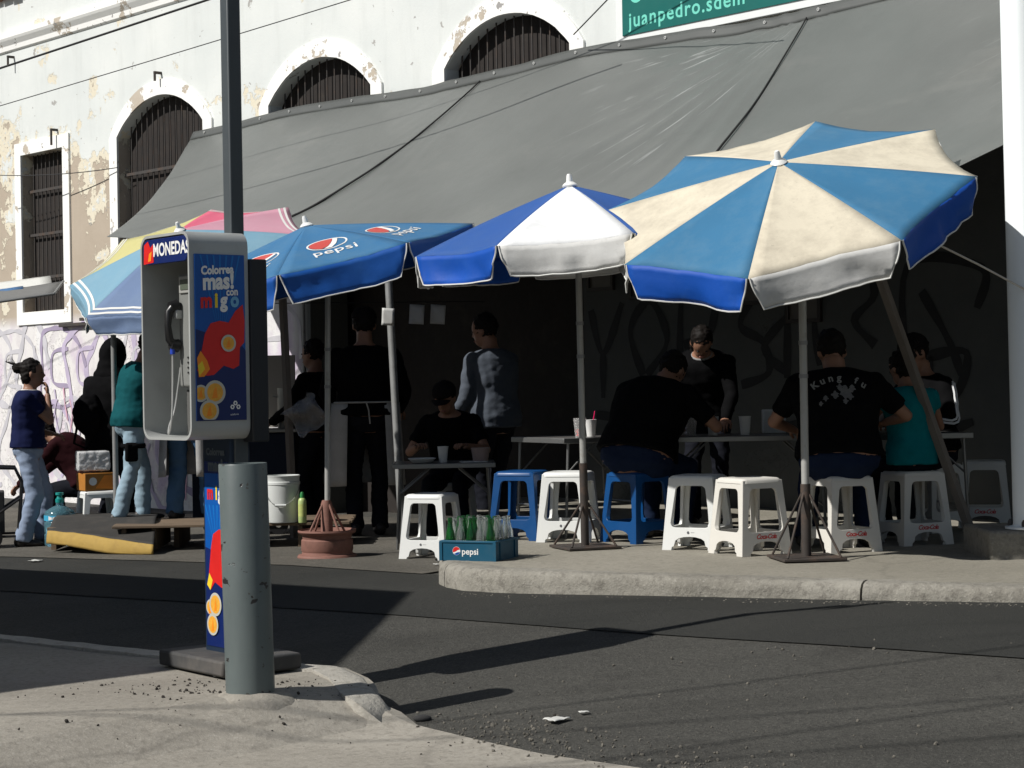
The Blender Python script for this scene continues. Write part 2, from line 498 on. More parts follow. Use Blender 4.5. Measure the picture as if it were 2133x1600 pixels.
# ------------------------------------------------------------------ old building along the street
def wall_material():
    m, nt, b = _new('peeling_plaster')
    co = coords(nt, 'Object')
    sep = nt.nodes.new('ShaderNodeSeparateXYZ'); nt.links.new(co, sep.inputs[0])
    s_, z_ = sep.outputs['X'], sep.outputs['Z']
    n1 = noise_node(nt, co, 1.05, 9, 0.62)
    n2 = noise_node(nt, co, 2.6, 9, 0.68)
    n3 = noise_node(nt, co, 9.0, 7, 0.7)
    white = mix(nt, ramp(nt, noise_node(nt, co, 0.7, 5, 0.6), 0.35, 0.7), (0.62, 0.65, 0.635), (0.72, 0.74, 0.715))
    stv = coords(nt, 'Object', (3.2, 3.2, 0.5))
    streak = ramp(nt, noise_node(nt, stv, 1.2, 6, 0.7), 0.52, 0.78)
    white = mix(nt, mathn(nt, 'MULTIPLY', streak, 0.45), white, (0.50, 0.52, 0.50))
    # how far the paint has come off: strongest low on the far left of the facade
    mr = nt.nodes.new('ShaderNodeMapRange'); mr.inputs['From Min'].default_value = -3.5; mr.inputs['From Max'].default_value = -8.0
    mr.inputs['To Min'].default_value = 0.0; mr.inputs['To Max'].default_value = 0.15; nt.links.new(s_, mr.inputs['Value'])
    mz = nt.nodes.new('ShaderNodeMapRange'); mz.inputs['From Min'].default_value = 5.2; mz.inputs['From Max'].default_value = 3.9
    mz.inputs['To Min'].default_value = 0.0; mz.inputs['To Max'].default_value = 1.0; nt.links.new(z_, mz.inputs['Value'])
    worn = mathn(nt, 'MULTIPLY', mr.outputs[0], mz.outputs[0])
    f = mathn(nt, 'ADD', mathn(nt, 'ADD', mathn(nt, 'MULTIPLY', n1, 0.62), mathn(nt, 'MULTIPLY', n2, 0.38)), worn)
    cream = ramp(nt, f, 0.580, 0.587)
    bare = ramp(nt, mathn(nt, 'ADD', f, mathn(nt, 'MULTIPLY', n3, 0.05)), 0.645, 0.651)
    c = mix(nt, cream, white, mix(nt, n3, (0.66, 0.60, 0.46), (0.74, 0.69, 0.57)))
    c = mix(nt, bare, c, mix(nt, n2, (0.36, 0.30, 0.23), (0.50, 0.43, 0.35)))
    chips = ramp(nt, noise_node(nt, co, 5.5, 6, 0.6), 0.66, 0.668)
    c = mix(nt, mathn(nt, 'MULTIPLY', chips, 0.9), c, (0.34, 0.33, 0.31))
    # lower wall: washes of old lilac paint under the graffiti, darkened grey further right
    lo = nt.nodes.new('ShaderNodeMapRange'); lo.inputs['From Min'].default_value = 2.25; lo.inputs['From Max'].default_value = 2.1
    nt.links.new(z_, lo.inputs['Value'])
    lil = ramp(nt, noise_node(nt, coords(nt, 'Object', (1.0, 1.0, 0.7)), 1.5, 5, 0.6), 0.52, 0.66)
    lw = mix(nt, lil, mix(nt, ramp(nt, n2, 0.5, 0.6), (0.76, 0.75, 0.75), (0.66, 0.64, 0.66)), (0.58, 0.48, 0.62))
    c = mix(nt, mathn(nt, 'MULTIPLY', lo.outputs[0], 0.85), c, lw)
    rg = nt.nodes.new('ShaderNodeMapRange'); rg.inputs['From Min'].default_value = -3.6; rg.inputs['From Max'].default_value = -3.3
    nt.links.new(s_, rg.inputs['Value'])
    grey = mix(nt, n2, (0.075, 0.08, 0.078), (0.125, 0.13, 0.127))  # grey wall, darkened in its colour for the shade under the tarpaulin
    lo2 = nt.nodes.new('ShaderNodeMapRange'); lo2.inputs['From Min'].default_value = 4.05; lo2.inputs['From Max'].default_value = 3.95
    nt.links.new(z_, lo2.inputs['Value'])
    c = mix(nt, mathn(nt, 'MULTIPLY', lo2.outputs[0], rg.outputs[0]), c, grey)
    nt.links.new(c, b.inputs['Base Color'])
    b.inputs['Roughness'].default_value = 0.9
    b.inputs['Specular IOR Level'].default_value = 0.2
    h = mathn(nt, 'SUBTRACT', mathn(nt, 'MULTIPLY', noise_node(nt, co, 30, 5, 0.7), 0.25), mathn(nt, 'ADD', mathn(nt, 'MULTIPLY', cream, 0.4), mathn(nt, 'MULTIPLY', bare, 0.7)))
    bump(nt, b, h, 0.7, 0.012)
    return m
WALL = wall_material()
def trim_material():
    m, nt, b = _new('whitewash_trim')
    co = coords(nt, 'Object')
    f = mathn(nt, 'ADD', mathn(nt, 'MULTIPLY', noise_node(nt, co, 1.6, 8, 0.62), 0.6), mathn(nt, 'MULTIPLY', noise_node(nt, co, 5, 8, 0.65), 0.4))
    off = ramp(nt, f, 0.562, 0.569)
    c = mix(nt, off, (0.86, 0.86, 0.83), mix(nt, noise_node(nt, co, 8, 5), (0.42, 0.36, 0.28), (0.56, 0.50, 0.42)))
    chips = ramp(nt, noise_node(nt, co, 7.5, 5, 0.6), 0.665, 0.672)
    c = mix(nt, chips, c, (0.33, 0.32, 0.31))
    nt.links.new(c, b.inputs['Base Color'])
    b.inputs['Roughness'].default_value = 0.9
    bump(nt, b, mathn(nt, 'SUBTRACT', mathn(nt, 'MULTIPLY', noise_node(nt, co, 40, 5), 0.3), off), 0.6, 0.008)
    return m
TRIM = trim_material()
IRON = M_('rusty_iron', (0.05, 0.045, 0.042), 0.7, 0.3, 20, (0.10, 0.055, 0.03), 8, 0.5, 0.7, 0.6)
DARKROOM = M_('dark_interior_brown', (0.018, 0.014, 0.012), 0.85, 0.4, 5, (0.05, 0.04, 0.03), 3, 0.55, 0.75, 0.6)  # near-black brown painted in for the unlit rooms behind windows and doorway
BRICK = M_('old_brick', (0.20, 0.10, 0.065), 0.9, 0.3, 9, (0.12, 0.10, 0.085), 6, 0.5, 0.7, 0.7, bmp=0.5)

bld = thing('old_building', 'long old building with peeling white plaster and barred arched windows', 'building', M=WM)
def wl(s, z, n=0.0): return (s, -n, z)               # building local: n metres out of the wall
wins = [('rect', -9.72, -8.6, 2.3, 4.38), ('arch', -7.22, -5.28, 2.3, 4.36), ('arch', -3.94, -2.10, 3.1, 4.36), ('arch', -0.90, 0.89, 3.1, 4.36), ('rect', -13.0, -11.9, 2.3, 4.38)]
def opening(kind, s0, s1, z0, z1, g=0.0, rise=0.40):
    s0 -= g; s1 += g; z0 -= g
    if kind == 'rect': return [(s0, z0), (s1, z0), (s1, z1 + g), (s0, z1 + g)]
    w = (s1 - s0) / 2; c = (s0 + s1) / 2; h = rise + g
    rr = (w * w + h * h) / (2 * h); a = math.asin(min(1, w / rr)); cz = z1 + h - rr
    pts = [(s0, z0), (s1, z0)]
    for k in range(25):
        t = a - 2 * a * k / 24
        j = 0.006 * noise.noise((c * 3 + t * 9, g, 1)) if g < 0.01 else 0
        pts.append((c + (rr + j) * math.sin(t), cz + (rr + j) * math.cos(t)))
    return pts
mb = MB()
mb.prism([[(-24, -1), (14, -1), (14, 8), (-24, 8)]] + [opening(*w) for w in wins] + [[(-3.25, -0.6), (1.0, -0.6), (1.0, 2.6), (-3.25, 2.6)]], 0.0, 0.5, lambda u, v, d: (u, d, v))
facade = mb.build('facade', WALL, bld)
mb = MB()
mb.box((-5, 4.6, 3.5), (38, 8.0, 9.0)); mb.build('house_body', DARKROOM, bld)
mb = MB()
prof = [(0.0, 5.80), (0.03, 5.82), (0.04, 5.88), (0.085, 5.94), (0.10, 5.97), (0.10, 6.03), (0.0, 6.07)]
mb.prism([prof], -24, 14, lambda u, v, d: wl(d, v, u - 0.002 if u == 0 else u))
mb.build('cornice', TRIM, bld)
for k in range(16):                                  # bare brick course where the plaster has fallen at the eaves
    s = -11.9 + k * 0.265
    MB().box((0, 0, 0), (0.25, 0.12, 0.085)).build('brick', BRICK, bld, bevel=0.008, M=Matrix.Translation((s, -0.03 - 0.012 * (k % 3), 6.56 + 0.006 * math.sin(k * 2.1))) @ Matrix.Rotation(0.03 * math.sin(k * 3.7), 4, 'Z'))
for wi, w in enumerate(wins):
    kind, s0, s1, z0, z1 = w
    g = 0.19 if kind == 'arch' else 0.17
    mb = MB()
    mb.prism([opening(kind, s0, s1, z0, z1, g), opening(kind, s0, s1, z0, z1, 0.004)], 0.001, -0.026, lambda u, v, d: (u, d, v))
    win = mb.build('window', TRIM, bld)
    mb = MB(); mb.box(((s0 + s1) / 2, 0.17, (z0 + z1) / 2 + 0.15), (s1 - s0 - 0.004, 0.02, z1 - z0 + 1.0)); mb.build('dark_window_panel', DARKROOM, win)  # dark panel stands in for the unlit, meshed window interior
    nb = max(5, round((s1 - s0) / (0.128 if kind == 'arch' else 0.115)))
    c, hw = (s0 + s1) / 2, (s1 - s0) / 2
    for k in range(1, nb):
        s = s0 + (s1 - s0) * k / nb
        if kind == 'arch':
            rr = (hw * hw + 0.16) / 0.8; top = z1 + 0.4 - rr + math.sqrt(max(0, rr * rr - (s - c) ** 2))
        else: top = z1
        MB().rod((s, 0.105, z0 - 0.02), (s + 0.006 * math.sin(k * 7 + wi), 0.105, top + 0.02), 0.0085, 8).build('bar', IRON, win, True)
    for zz in [q_ for q_ in (2.75, 3.32, 3.9) if q_ > z0]:
        MB().box((c, 0.091, zz), (s1 - s0 + 0.05, 0.008, 0.035)).build('cross_bar', IRON, win)
# old iron bracket stubs and pipe on the wall
for s, z, l in ((-8.75, 4.62, 0.2), (-6.2, 5.02, 0.1), (-9.9, 5.72, 0.12)):
    mb = MB(); mb.box((s, -0.05, z), (0.03, 0.1, 0.03)); mb.box((s, -0.09, z - l / 2), (0.022, 0.022, l)); mb.build('iron_bracket', IRON, bld)
pa, pb = P(45, 682, 24.4), P(160, 668, 23.9)
IV = WM.inverted()
mb = MB(); a, b2 = IV @ pa, IV @ pb
mb.box(((a.x + b2.x) / 2, -0.04, (a.z + b2.z) / 2), (b2.x - a.x, 0.05, 0.045)); mb.box((b2.x - 0.15, -0.06, b2.z + 0.03), (0.35, 0.07, 0.04)); mb.build('iron_strip', IRON, bld, bevel=0.006)

# graffiti: broad spray strokes, flat on the plaster
GR_L = [M_('spray_lilac', (0.48, 0.42, 0.55), 0.8, 0.3, 3), M_('spray_grey', (0.52, 0.51, 0.54), 0.8, 0.3, 3), M_('spray_pink', (0.62, 0.38, 0.47), 0.8, 0.3, 3), M_('spray_violet', (0.34, 0.29, 0.40), 0.8, 0.3, 3)]
GR_D = M_('spray_black', (0.02, 0.02, 0.022), 0.7, 0.3, 5)
def ribbon(pts, w, mat, n=0.004, name='graffiti_stroke'):
    pts = [Vector(p) for p in pts]
    fine = []
    for i in range(len(pts) - 1):
        p0, p1, p2, p3 = pts[max(i - 1, 0)], pts[i], pts[i + 1], pts[min(i + 2, len(pts) - 1)]
        for k in range(6):
            t = k / 6
            fine.append(0.5 * ((2 * p1) + (p2 - p0) * t + (2 * p0 - 5 * p1 + 4 * p2 - p3) * t * t + (3 * p1 - p0 - 3 * p2 + p3) * t ** 3))
    fine.append(pts[-1])
    vs, fs = [], []
    for i, p in enumerate(fine):
        t = (fine[min(i + 1, len(fine) - 1)] - fine[max(i - 1, 0)])
        t = t.normalized() if t.length > 1e-6 else Vector((1, 0))
        e = Vector((-t.y, t.x)) * w * (0.5 + 0.12 * math.sin(i * 0.9) + 0.1 * noise.noise((p.x * 5, p.y * 5, 0)))
        vs += [wl(p.x + e.x, p.y + e.y, n), wl(p.x - e.x, p.y - e.y, n)]
        if i: fs.append((2 * i - 2, 2 * i - 1, 2 * i + 1, 2 * i))
    MB().add(vs, fs).build(name, mat, facade)
rg = random.Random(4)
k = 0
for row, (zb, zt) in enumerate(((0.95, 2.15), (-0.1, 1.15))):
    s = -14.2 + row * 0.3
    while s < -4.6:
        wd = rg.uniform(0.9, 1.5); k += 1
        n0 = 0.004 + 0.0012 * (k % 5)
        cx, cz, rx, rz_ = s + wd / 2, (zb + zt) / 2, wd / 2, (zt - zb) / 2
        m = GR_L[rg.choice([0, 1, 1, 0, 3])]
        ph = rg.uniform(0, 6)
        ribbon([(cx + rx * (1 + 0.2 * math.sin(3 * a + ph)) * math.cos(a), cz + rz_ * (1 + 0.15 * math.sin(2 * a + ph)) * math.sin(a)) for a in [2 * math.pi * i / 14 for i in range(rg.choice([12, 13, 15]))]], rg.uniform(0.05, 0.10), m, n0)
        kind = rg.choice('oicv')
        if kind == 'o': ribbon([(cx + rx * 0.35 * math.cos(a), cz + rz_ * 0.4 * math.sin(a)) for a in [2 * math.pi * i / 9 for i in range(10)]], 0.04, m, n0 + 0.0003)
        elif kind == 'i': ribbon([(cx, cz + rz_ * 0.5), (cx + 0.03, cz), (cx - 0.02, cz - rz_ * 0.5)], 0.06, m, n0 + 0.0003)
        elif kind == 'c': ribbon([(cx + rx * 0.4, cz + rz_ * 0.4), (cx - rx * 0.3, cz + rz_ * 0.3), (cx - rx * 0.3, cz - rz_ * 0.3), (cx + rx * 0.4, cz - rz_ * 0.4)], 0.05, m, n0 + 0.0003)
        else: ribbon([(cx - rx * 0.5, cz + rz_ * 0.5), (cx, cz - rz_ * 0.5), (cx + rx * 0.5, cz + rz_ * 0.6)], 0.05, m, n0 + 0.0003)
        s += wd * 0.62
for j in range(26):                                   # pinkish drips and scribbles low down
    s, z = rg.uniform(-9.5, -5), rg.uniform(0.5, 1.3)
    ribbon([(s, z), (s + rg.uniform(-0.1, 0.1), z - 0.2), (s + rg.uniform(-0.1, 0.1), z - 0.4 - rg.random() * 0.3)], 0.025, GR_L[rg.choice([2, 2, 0])], 0.0105 + 0.0002 * j)
tags = [[(1.1, 1.9), (1.25, 1.5), (1.5, 1.95)], [(1.25, 1.5), (1.24, 1.1)], [(1.75, 1.3), (1.6, 1.7), (1.85, 1.95), (2.05, 1.6), (1.8, 1.3)],
        [(2.2, 1.2), (2.25, 2.0), (2.6, 2.0), (2.55, 1.65), (2.25, 1.55)], [(2.35, 1.6), (2.75, 1.2)],
        [(3.05, 1.95), (2.9, 1.7), (3.15, 1.55), (3.2, 1.3), (2.9, 1.2)], [(3.4, 1.25), (3.42, 2.0)], [(3.4, 1.3), (3.15, 1.5), (3.4, 1.75)],
        [(3.75, 1.35), (3.7, 1.8), (3.95, 2.1), (4.2, 2.2), (4.3, 1.9), (4.1, 1.7), (4.3, 1.5)], [(4.05, 2.25), (4.0, 2.4), (4.25, 2.45)],
        [(4.6, 1.2), (4.62, 2.1), (5.3, 2.05), (5.25, 1.75)], [(4.75, 1.9), (5.0, 1.5), (5.1, 1.25)], [(4.8, 1.4), (5.15, 1.42), (5.05, 1.1), (4.85, 1.15), (4.8, 1.4)],
        [(3.2, 0.8), (4.0, 0.95), (4.6, 0.75), (5.2, 0.9)], [(1.15, 0.95), (1.9, 0.9), (2.4, 1.05)]]
for j, t in enumerate(tags): ribbon(t, 0.07, GR_D, 0.004 + 0.0006 * (j % 5))

# green name board fixed on the wall
GREEN = M_('board_green', (0.0, 0.115, 0.10), 0.5, 0.1, 3)
BOARDW = M_('board_border_white', (0.74, 0.76, 0.75), 0.5, 0.08, 3)
MINT = M_('board_mint_letters', (0.16, 0.62, 0.50), 0.5, 0.05)
sg = thing('name_board', 'dark green board with mint lettering above the grey tarpaulin', 'sign', M=WM)
MB().box((3.0, -0.03, 4.75), (2.95, 0.04, 1.02)).build('border', BOARDW, sg, bevel=0.004)
MB().box((3.02, -0.055, 4.775), (2.80, 0.012, 0.93)).build('face', GREEN, sg)
lettering('lettering', 'juanpedro.sdein', 0.185, lambda u, v: (1.70 + u, -0.0625, 4.43 + v), MINT, sg, align='LEFT', bold=0.003, space=1.14)
patch('emblem', [circle2(1.80, 4.665, 0.085)], lambda u, v: (u, -0.0625, v), MINT, sg)
patch('emblem_mark', [circle2(1.80, 4.665, 0.042)], lambda u, v: (u, -0.0635, v), GREEN, sg)
lettering('lettering', 'juan pedro', 0.17, lambda u, v: (2.0 + u, -0.0625, 4.70 + v), MINT, sg, align='LEFT', bold=0.004)

# ------------------------------------------------------------------ grey tarpaulin over the stalls
def tarp_material():
    m, nt, b = _new('grey_tarpaulin')
    co = coords(nt, 'Object')
    c = mix(nt, ramp(nt, noise_node(nt, co, 0.8, 6, 0.6), 0.3, 0.75), (0.108, 0.115, 0.109), (0.138, 0.146, 0.139))
    smu = ramp(nt, noise_node(nt, coords(nt, 'Object', (1, 1, 2.5)), 2.2, 8, 0.7), 0.60, 0.80)
    c = mix(nt, mathn(nt, 'MULTIPLY', smu, 0.55), c, (0.078, 0.083, 0.079))
    dus = ramp(nt, noise_node(nt, coords(nt, 'Object', (0.5, 1, 1)), 1.1, 9, 0.72), 0.56, 0.78)
    c = mix(nt, mathn(nt, 'MULTIPLY', dus, 0.5), c, (0.20, 0.20, 0.185))
    # stress-whitened creases in the film, running out from where the rope is lashed
    sp_ = nt.nodes.new('ShaderNodeSeparateXYZ'); nt.links.new(co, sp_.inputs[0])
    for qx, reach, amt in ((3.75, 2.3, 0.75), (7.6, 2.2, 0.5), (-0.27, 1.0, 0.25)):
        dx = mathn(nt, 'SUBTRACT', qx, sp_.outputs['X']); dn = mathn(nt, 'MULTIPLY', sp_.outputs['Y'], -1.0)
        ang = mathn(nt, 'ARCTAN2', dn, dx)
        rad = mathn(nt, 'SQRT', mathn(nt, 'ADD', mathn(nt, 'MULTIPLY', dx, dx), mathn(nt, 'MULTIPLY', dn, dn)))
        cb = nt.nodes.new('ShaderNodeCombineXYZ')
        nt.links.new(mathn(nt, 'MULTIPLY', ang, 34.0), cb.inputs[0]); nt.links.new(mathn(nt, 'MULTIPLY', rad, 1.5), cb.inputs[1])
        nz = noise_node(nt, co, 1.0, 3, 0.6, cb.outputs[0])
        f = ramp(nt, nz, 0.60, 0.70)
        m1 = ramp(nt, mathn(nt, 'DIVIDE', rad, reach), 0.55, 1.0, (1, 1, 1, 1), (0, 0, 0, 1))
        m2 = mathn(nt, 'MULTIPLY', mathn(nt, 'GREATER_THAN', ang, 0.12), mathn(nt, 'LESS_THAN', ang, 1.25))
        f = mathn(nt, 'MULTIPLY', mathn(nt, 'MULTIPLY', f, m1), mathn(nt, 'MULTIPLY', m2, amt))
        c = mix(nt, f, c, (0.36, 0.37, 0.36))
    nt.links.new(c, b.inputs['Base Color'])
    b.inputs['Roughness'].default_value = 0.42
    b.inputs['Specular IOR Level'].default_value = 0.35
    wv = noise_node(nt, co, 260, 2, 0.5)
    h = mathn(nt, 'ADD', mathn(nt, 'MULTIPLY', wv, 0.10), noise_node(nt, co, 3.2, 6, 0.55))
    bump(nt, b, h, 0.22, 0.03)
    return m
TARP = tarp_material()
TARP_D = M_('tarp_hem', (0.075, 0.080, 0.076), 0.5, 0.15, 2)
low_px = [(180, 515, 19.6), (230, 490, 19.2), (330, 505, 18.5), (505, 508, 17.4), (720, 503, 16.3), (950, 502, 15.2), (1187, 478, 14.2), (1400, 458, 13.05), (1600, 450, 12.6), (1770, 435, 12.3), (1930, 388, 11.85), (2030, 340, 11.57), (2090, 297, 11.4), (2300, 215, 10.9), (2600, 120, 10.1)]
lows = []
for x, y, D in low_px[1:]:
    p = P(x, y, D); s, n = sn(p); lows.append((s, p.z))
S_T0, S_T1 = -5.43, 9.2
S_L0, S_L1 = lows[0][0], lows[-1][0]
def low_z(s):
    for (a, za), (b_, zb) in zip(lows[:-1], lows[1:]):
        if s <= b_: 
            t = max(0, (s - a) / (b_ - a)); return za + (zb - za) * t
    return lows[-1][1]
Q1, Q2 = 3.75, -0.27                                   # rope anchors on the wall
def tarp(a, b):
    st = S_T0 + (S_T1 - S_T0) * a; sl = S_L0 + (S_L1 - S_L0) * a
    zl = sum(low_z(sl + d) for d in (-0.4, -0.2, 0, 0.2, 0.4)) / 5
    s = st + (sl - st) * b; n = 0.10 + (2.42 - 0.10) * b
    z = 4.15 + (zl - 4.15) * b - 0.13 * 4 * b * (1 - b) + 0.03 * math.sin(st * 1.4) * (1 - b)
    for q, amp in ((Q1, 0.026), (Q2, 0.009), (-5.43, 0.012), (7.5, 0.024)):     # creases running out from the anchors
        dx, dn = s - q, n + 0.05
        r = math.hypot(dx, dn)
        w = math.exp(-((r - 0.9) / 1.1) ** 2)
        if dx < 0.25: z += 0.5 * amp * w * (abs(math.sin(math.atan2(dn, -dx) * 15 + 1.6 * noise.noise((r, q, 0)))) ** 4 - 0.3)
    z += 0.02 * noise.noise((s * 0.8, n * 1.6, 2)) + 0.003 * noise.noise((s * 3, n * 3, 4))
    return Vector(wl(s, z, n))
tp = thing('tarpaulin', 'large grey tarpaulin stretched from the old wall over the food stalls', 'tarpaulin', M=WM)
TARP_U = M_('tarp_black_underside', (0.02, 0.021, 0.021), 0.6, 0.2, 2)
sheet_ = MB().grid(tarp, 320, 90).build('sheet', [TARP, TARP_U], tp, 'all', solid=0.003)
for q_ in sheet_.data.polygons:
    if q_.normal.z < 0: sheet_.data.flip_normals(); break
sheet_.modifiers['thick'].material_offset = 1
def hem(u, v):
    p = tarp(u, 0.0)
    return (p.x, p.y - 0.004 + 0.05 * v, p.z + 0.10 * v + 0.010 * noise.noise((p.x * 2.0, v, 7)))
MB().grid(hem, 220, 3).build('hem', TARP_D, tp, 'all', solid=0.003)
GROM = M_('eyelet_metal', (0.75, 0.75, 0.72), 0.4, 0.05, metal=0.5)
for k in range(26):
    p = Vector(hem((k + 0.5) / 26, 0.6))
    mb = MB(); mb.lathe([(0.007, 0), (0.013, 0), (0.013, 0.006), (0.007, 0.006)], 12, Matrix.Translation((p.x, p.y - 0.012, p.z)) @ Matrix.Rotation(R(90), 4, 'X'), cap=False)
    mb.build('eyelet', GROM, tp)
ROPE = M_('dark_rope', (0.02, 0.02, 0.02), 0.9, 0.3)
def tarp_b(s_target, b):
    lo, hi = 0.0, 1.0
    for _ in range(40):
        mid = (lo + hi) / 2
        if tarp(mid, b).x < s_target: lo = mid
        else: hi = mid
    return (lo + hi) / 2
def rope_on_tarp(s_top, low, label, r=0.011):
    sl, _ = sn(P(*low))
    pts = []
    for k in range(31):
        b = 0.0 + 1.0 * k / 30
        s = s_top + (sl - s_top) * b
        q = tarp(tarp_b(s, b), b)
        pts.append(WM @ Vector((q.x, q.y - 0.008, q.z + 0.012 + (0.008 * math.sin(k * 0.5)))))
    o = MB().tube(pts, [r * (0.7 + 0.6 * k / 30) for k in range(31)], 6).build('rope', ROPE, None, True)
    tag(o, label, 'rope', 'ropes lashed over the tarpaulin')
rope_on_tarp(Q2, (480, 470, 17.5), 'dark rope slanting down the tarpaulin towards the tall grey post')
rope_on_tarp(Q1, (1310, 420, 13.4), 'dark rope slanting down the tarpaulin towards the white and blue parasol', 0.009)
WOODP = M_('weathered_pole_wood', (0.20, 0.175, 0.15), 0.8, 0.25, 12, (0.10, 0.085, 0.07), 5, 0.45, 0.7, 0.7, stretch=(1, 1, 0.2))
GREYP = M_('dull_steel_pole', (0.26, 0.265, 0.26), 0.55, 0.2, 12, (0.12, 0.10, 0.08), 8, 0.55, 0.75, 0.7, metal=0.3)
def pole(name, a, b, r, mat, label, cat='pole', group=None, sq=False):
    d = (b - a)
    mb = MB(); mb.tube([(0, 0, 0), d], r, 4 if sq else 14)
    o = mb.build(name, mat, None, True, M=Matrix.Translation(a))
    tag(o, label, cat, group)
    return o
pole('tarpaulin_prop', walk_at(2030, 1131), P(1752, 350, 12.25), 0.034, WOODP, 'leaning wooden prop under the tarpaulin behind the big blue and cream parasol', sq=True)
def drop(p): return Vector((p.x, p.y, road_z(p.x, p.y)))
pa = P(803, 470, 15.95); pb = P(838, 1060, 15.7); pb.z = road_z(pb.x, pb.y)
pole('tarpaulin_prop', pb, pa, 0.032, GREYP, 'grey tarpaulin prop with small papers behind the aproned cook')
pa = P(582, 480, 16.9); pb = P(612, 1060, 16.6); pb.z = road_z(pb.x, pb.y)
pole('tarpaulin_prop', pb, pa, 0.036, WOODP, 'pale tarpaulin prop beside the clear plastic bag', sq=True)
# ------------------------------------------------------------------ house and cables beside the camera (outside the picture; they throw the long shadows)
HOUSE = M_('house_render', (0.42, 0.36, 0.28), 0.9, 0.15, 1.5, (0.25, 0.21, 0.17), 1.2, 0.5, 0.75, 0.6, bmp=0.3)
hs = thing('corner_house', 'plain rendered corner house with a sloping roof edge beside the near pavement', 'house')
def to_house(p, X=-4.6):
    t = (p.x - X) / SUN_AZ.x
    return (p.y - SUN_AZ.y * t, p.z + t * math.tan(SUN_EL))
gp = [on_ground(0, 1445, 0.0), on_ground(370, 1395, 0.0), road_at(690, 1400), road_at(862, 1236), road_at(400, 1208), road_at(0, 1186)]
hp = [to_house(p) for p in gp]
loop = [(hp[0][0] - 0.15, -0.4), (hp[0][0] - 0.1, hp[0][1] - 0.6)] + hp + [(hp[-1][0] + 0.25, -0.4)]
mb = MB(); mb.prism([loop], -4.6, -4.95, lambda u, v, d: (d, u, v)); mb.build('wall', HOUSE, hs)
mb = MB(); mb.box((-8.0, 9.4, 1.5), (6.0, 3.6, 3.8)); mb.build('house_body', HOUSE, hs)
CABLE = M_('cable_black', (0.015, 0.015, 0.016), 0.6, 0.1)
def cable(a, b, sag, r, label, group):
    a, b = Vector(a), Vector(b)
    pts = [a.lerp(b, k / 40) - Vector((0, 0, sag * 4 * (k / 40) * (1 - k / 40))) for k in range(41)]
    o = MB().tube(pts, r, 6).build('overhead_cable', CABLE, None, True)
    tag(o, label, 'cable', group)
def lift(p, h): return Vector((p.x, p.y, p.z)) - sdir * (h / math.sin(SUN_EL))
n_lines = [((0, 1562), (850, 1500)), ((-100, 1610), (2300, 1470)), ((200, 1650), (2200, 1425)), ((900, 1500), (2133, 1395))]
for i, (pa, pb) in enumerate(n_lines):
    a, b = road_at(*pa), road_at(*pb)
    d = (b - a).normalized()
    h = 5.2 + 0.35 * i
    a2, b2 = lift(a, h) - d * 9, lift(b, h) + d * 9
    b2.z = a2.z
    cable(a2, b2, 0.12, 0.009, 'thin black overhead cable strung high above the near pavement', 'overhead cables above the near pavement')
GL = 'cables in front of the old wall'
cable(P(-700, 368, 22.5), P(1000, -190, 16.2), 0.02, 0.011, 'thick black cable crossing in front of the cornice on the old wall', GL)
cable(P(-600, 395, 25.6), P(1500, -240, 15.5), 0.04, 0.005, 'thin black cable running just above the arched windows', GL)
cable(P(1195, 72, 17.3), P(1420, -160, 15.0), 0.0, 0.006, 'very thin wire rising from the last arched window beside the green board', GL)
cable(P(-40, 363, 25.4), P(245, 349, 23.6), 0.05, 0.006, 'thin wire sagging over the barred square window', GL)

# ------------------------------------------------------------------ right hand white post on its block
WHITEP = M_('white_post_paint', (0.80, 0.84, 0.84), 0.45, 0.04, 3, (0.5, 0.5, 0.47), 3, 0.6, 0.8, 0.4)
pc = P(2152, 1100, 11.3); pl = walk_at(2140, 1142)
wpo = thing('white_post', 'thick white painted post on a concrete block at the pavement', 'post', (pc.x, pc.y, SIDEWALK))
zt = pc.z - SIDEWALK
mb = MB(); mb.lathe([(0.16, zt), (0.16, zt + 0.012), (0.118, zt + 0.02), (0.113, zt + 0.03), (0.113, 8.0)], 32, Matrix.Rotation(R(-0.5), 4, 'Y')); mb.build('shaft', WHITEP, wpo, True)
mb = MB(); mb.box((0.02, 0.2, zt / 2 - 0.02), (0.62, 0.66, zt + 0.03)); mb.build('block', KERB, wpo, bevel=0.02)
for bx, by in ((-0.13, 0.02), (-0.08, -0.1)):
    MB().lathe([(0.014, zt + 0.005), (0.014, zt + 0.04), (0.006, zt + 0.055)], 8, Matrix.Translation((bx, by, 0))).build('anchor_bolt', IRON, wpo)

# ------------------------------------------------------------------ tall grey post with a sign behind the booth
STEEL_D = M_('dark_grey_post_paint', (0.062, 0.073, 0.08), 0.45, 0.1, 6, (0.05, 0.05, 0.05), 6, 0.6, 0.8, 0.5)
pb = on_ground(504, 1398, 0.0)
tpo = thing('tall_post', 'tall square dark grey post standing behind the phone booth', 'post', (pb.x, pb.y, -0.05), R(38))
MB().box((0, 0, 1.55), (0.066, 0.066, 3.1), Matrix.Rotation(R(-0.1), 4, 'Y')).build('shaft', STEEL_D, tpo, bevel=0.006)
MB().box((0, 0, 0.06), (0.16, 0.16, 0.02)).build('foot_plate', STEEL_D, tpo)
mb = MB(); mb.box((0.0, -0.045, 3.12), (0.34, 0.012, 0.18)); mb.box((0.05, -0.045, 3.245), (0.16, 0.012, 0.05)); mb.build('sign_plate', BOARDW, tpo, bevel=0.004)

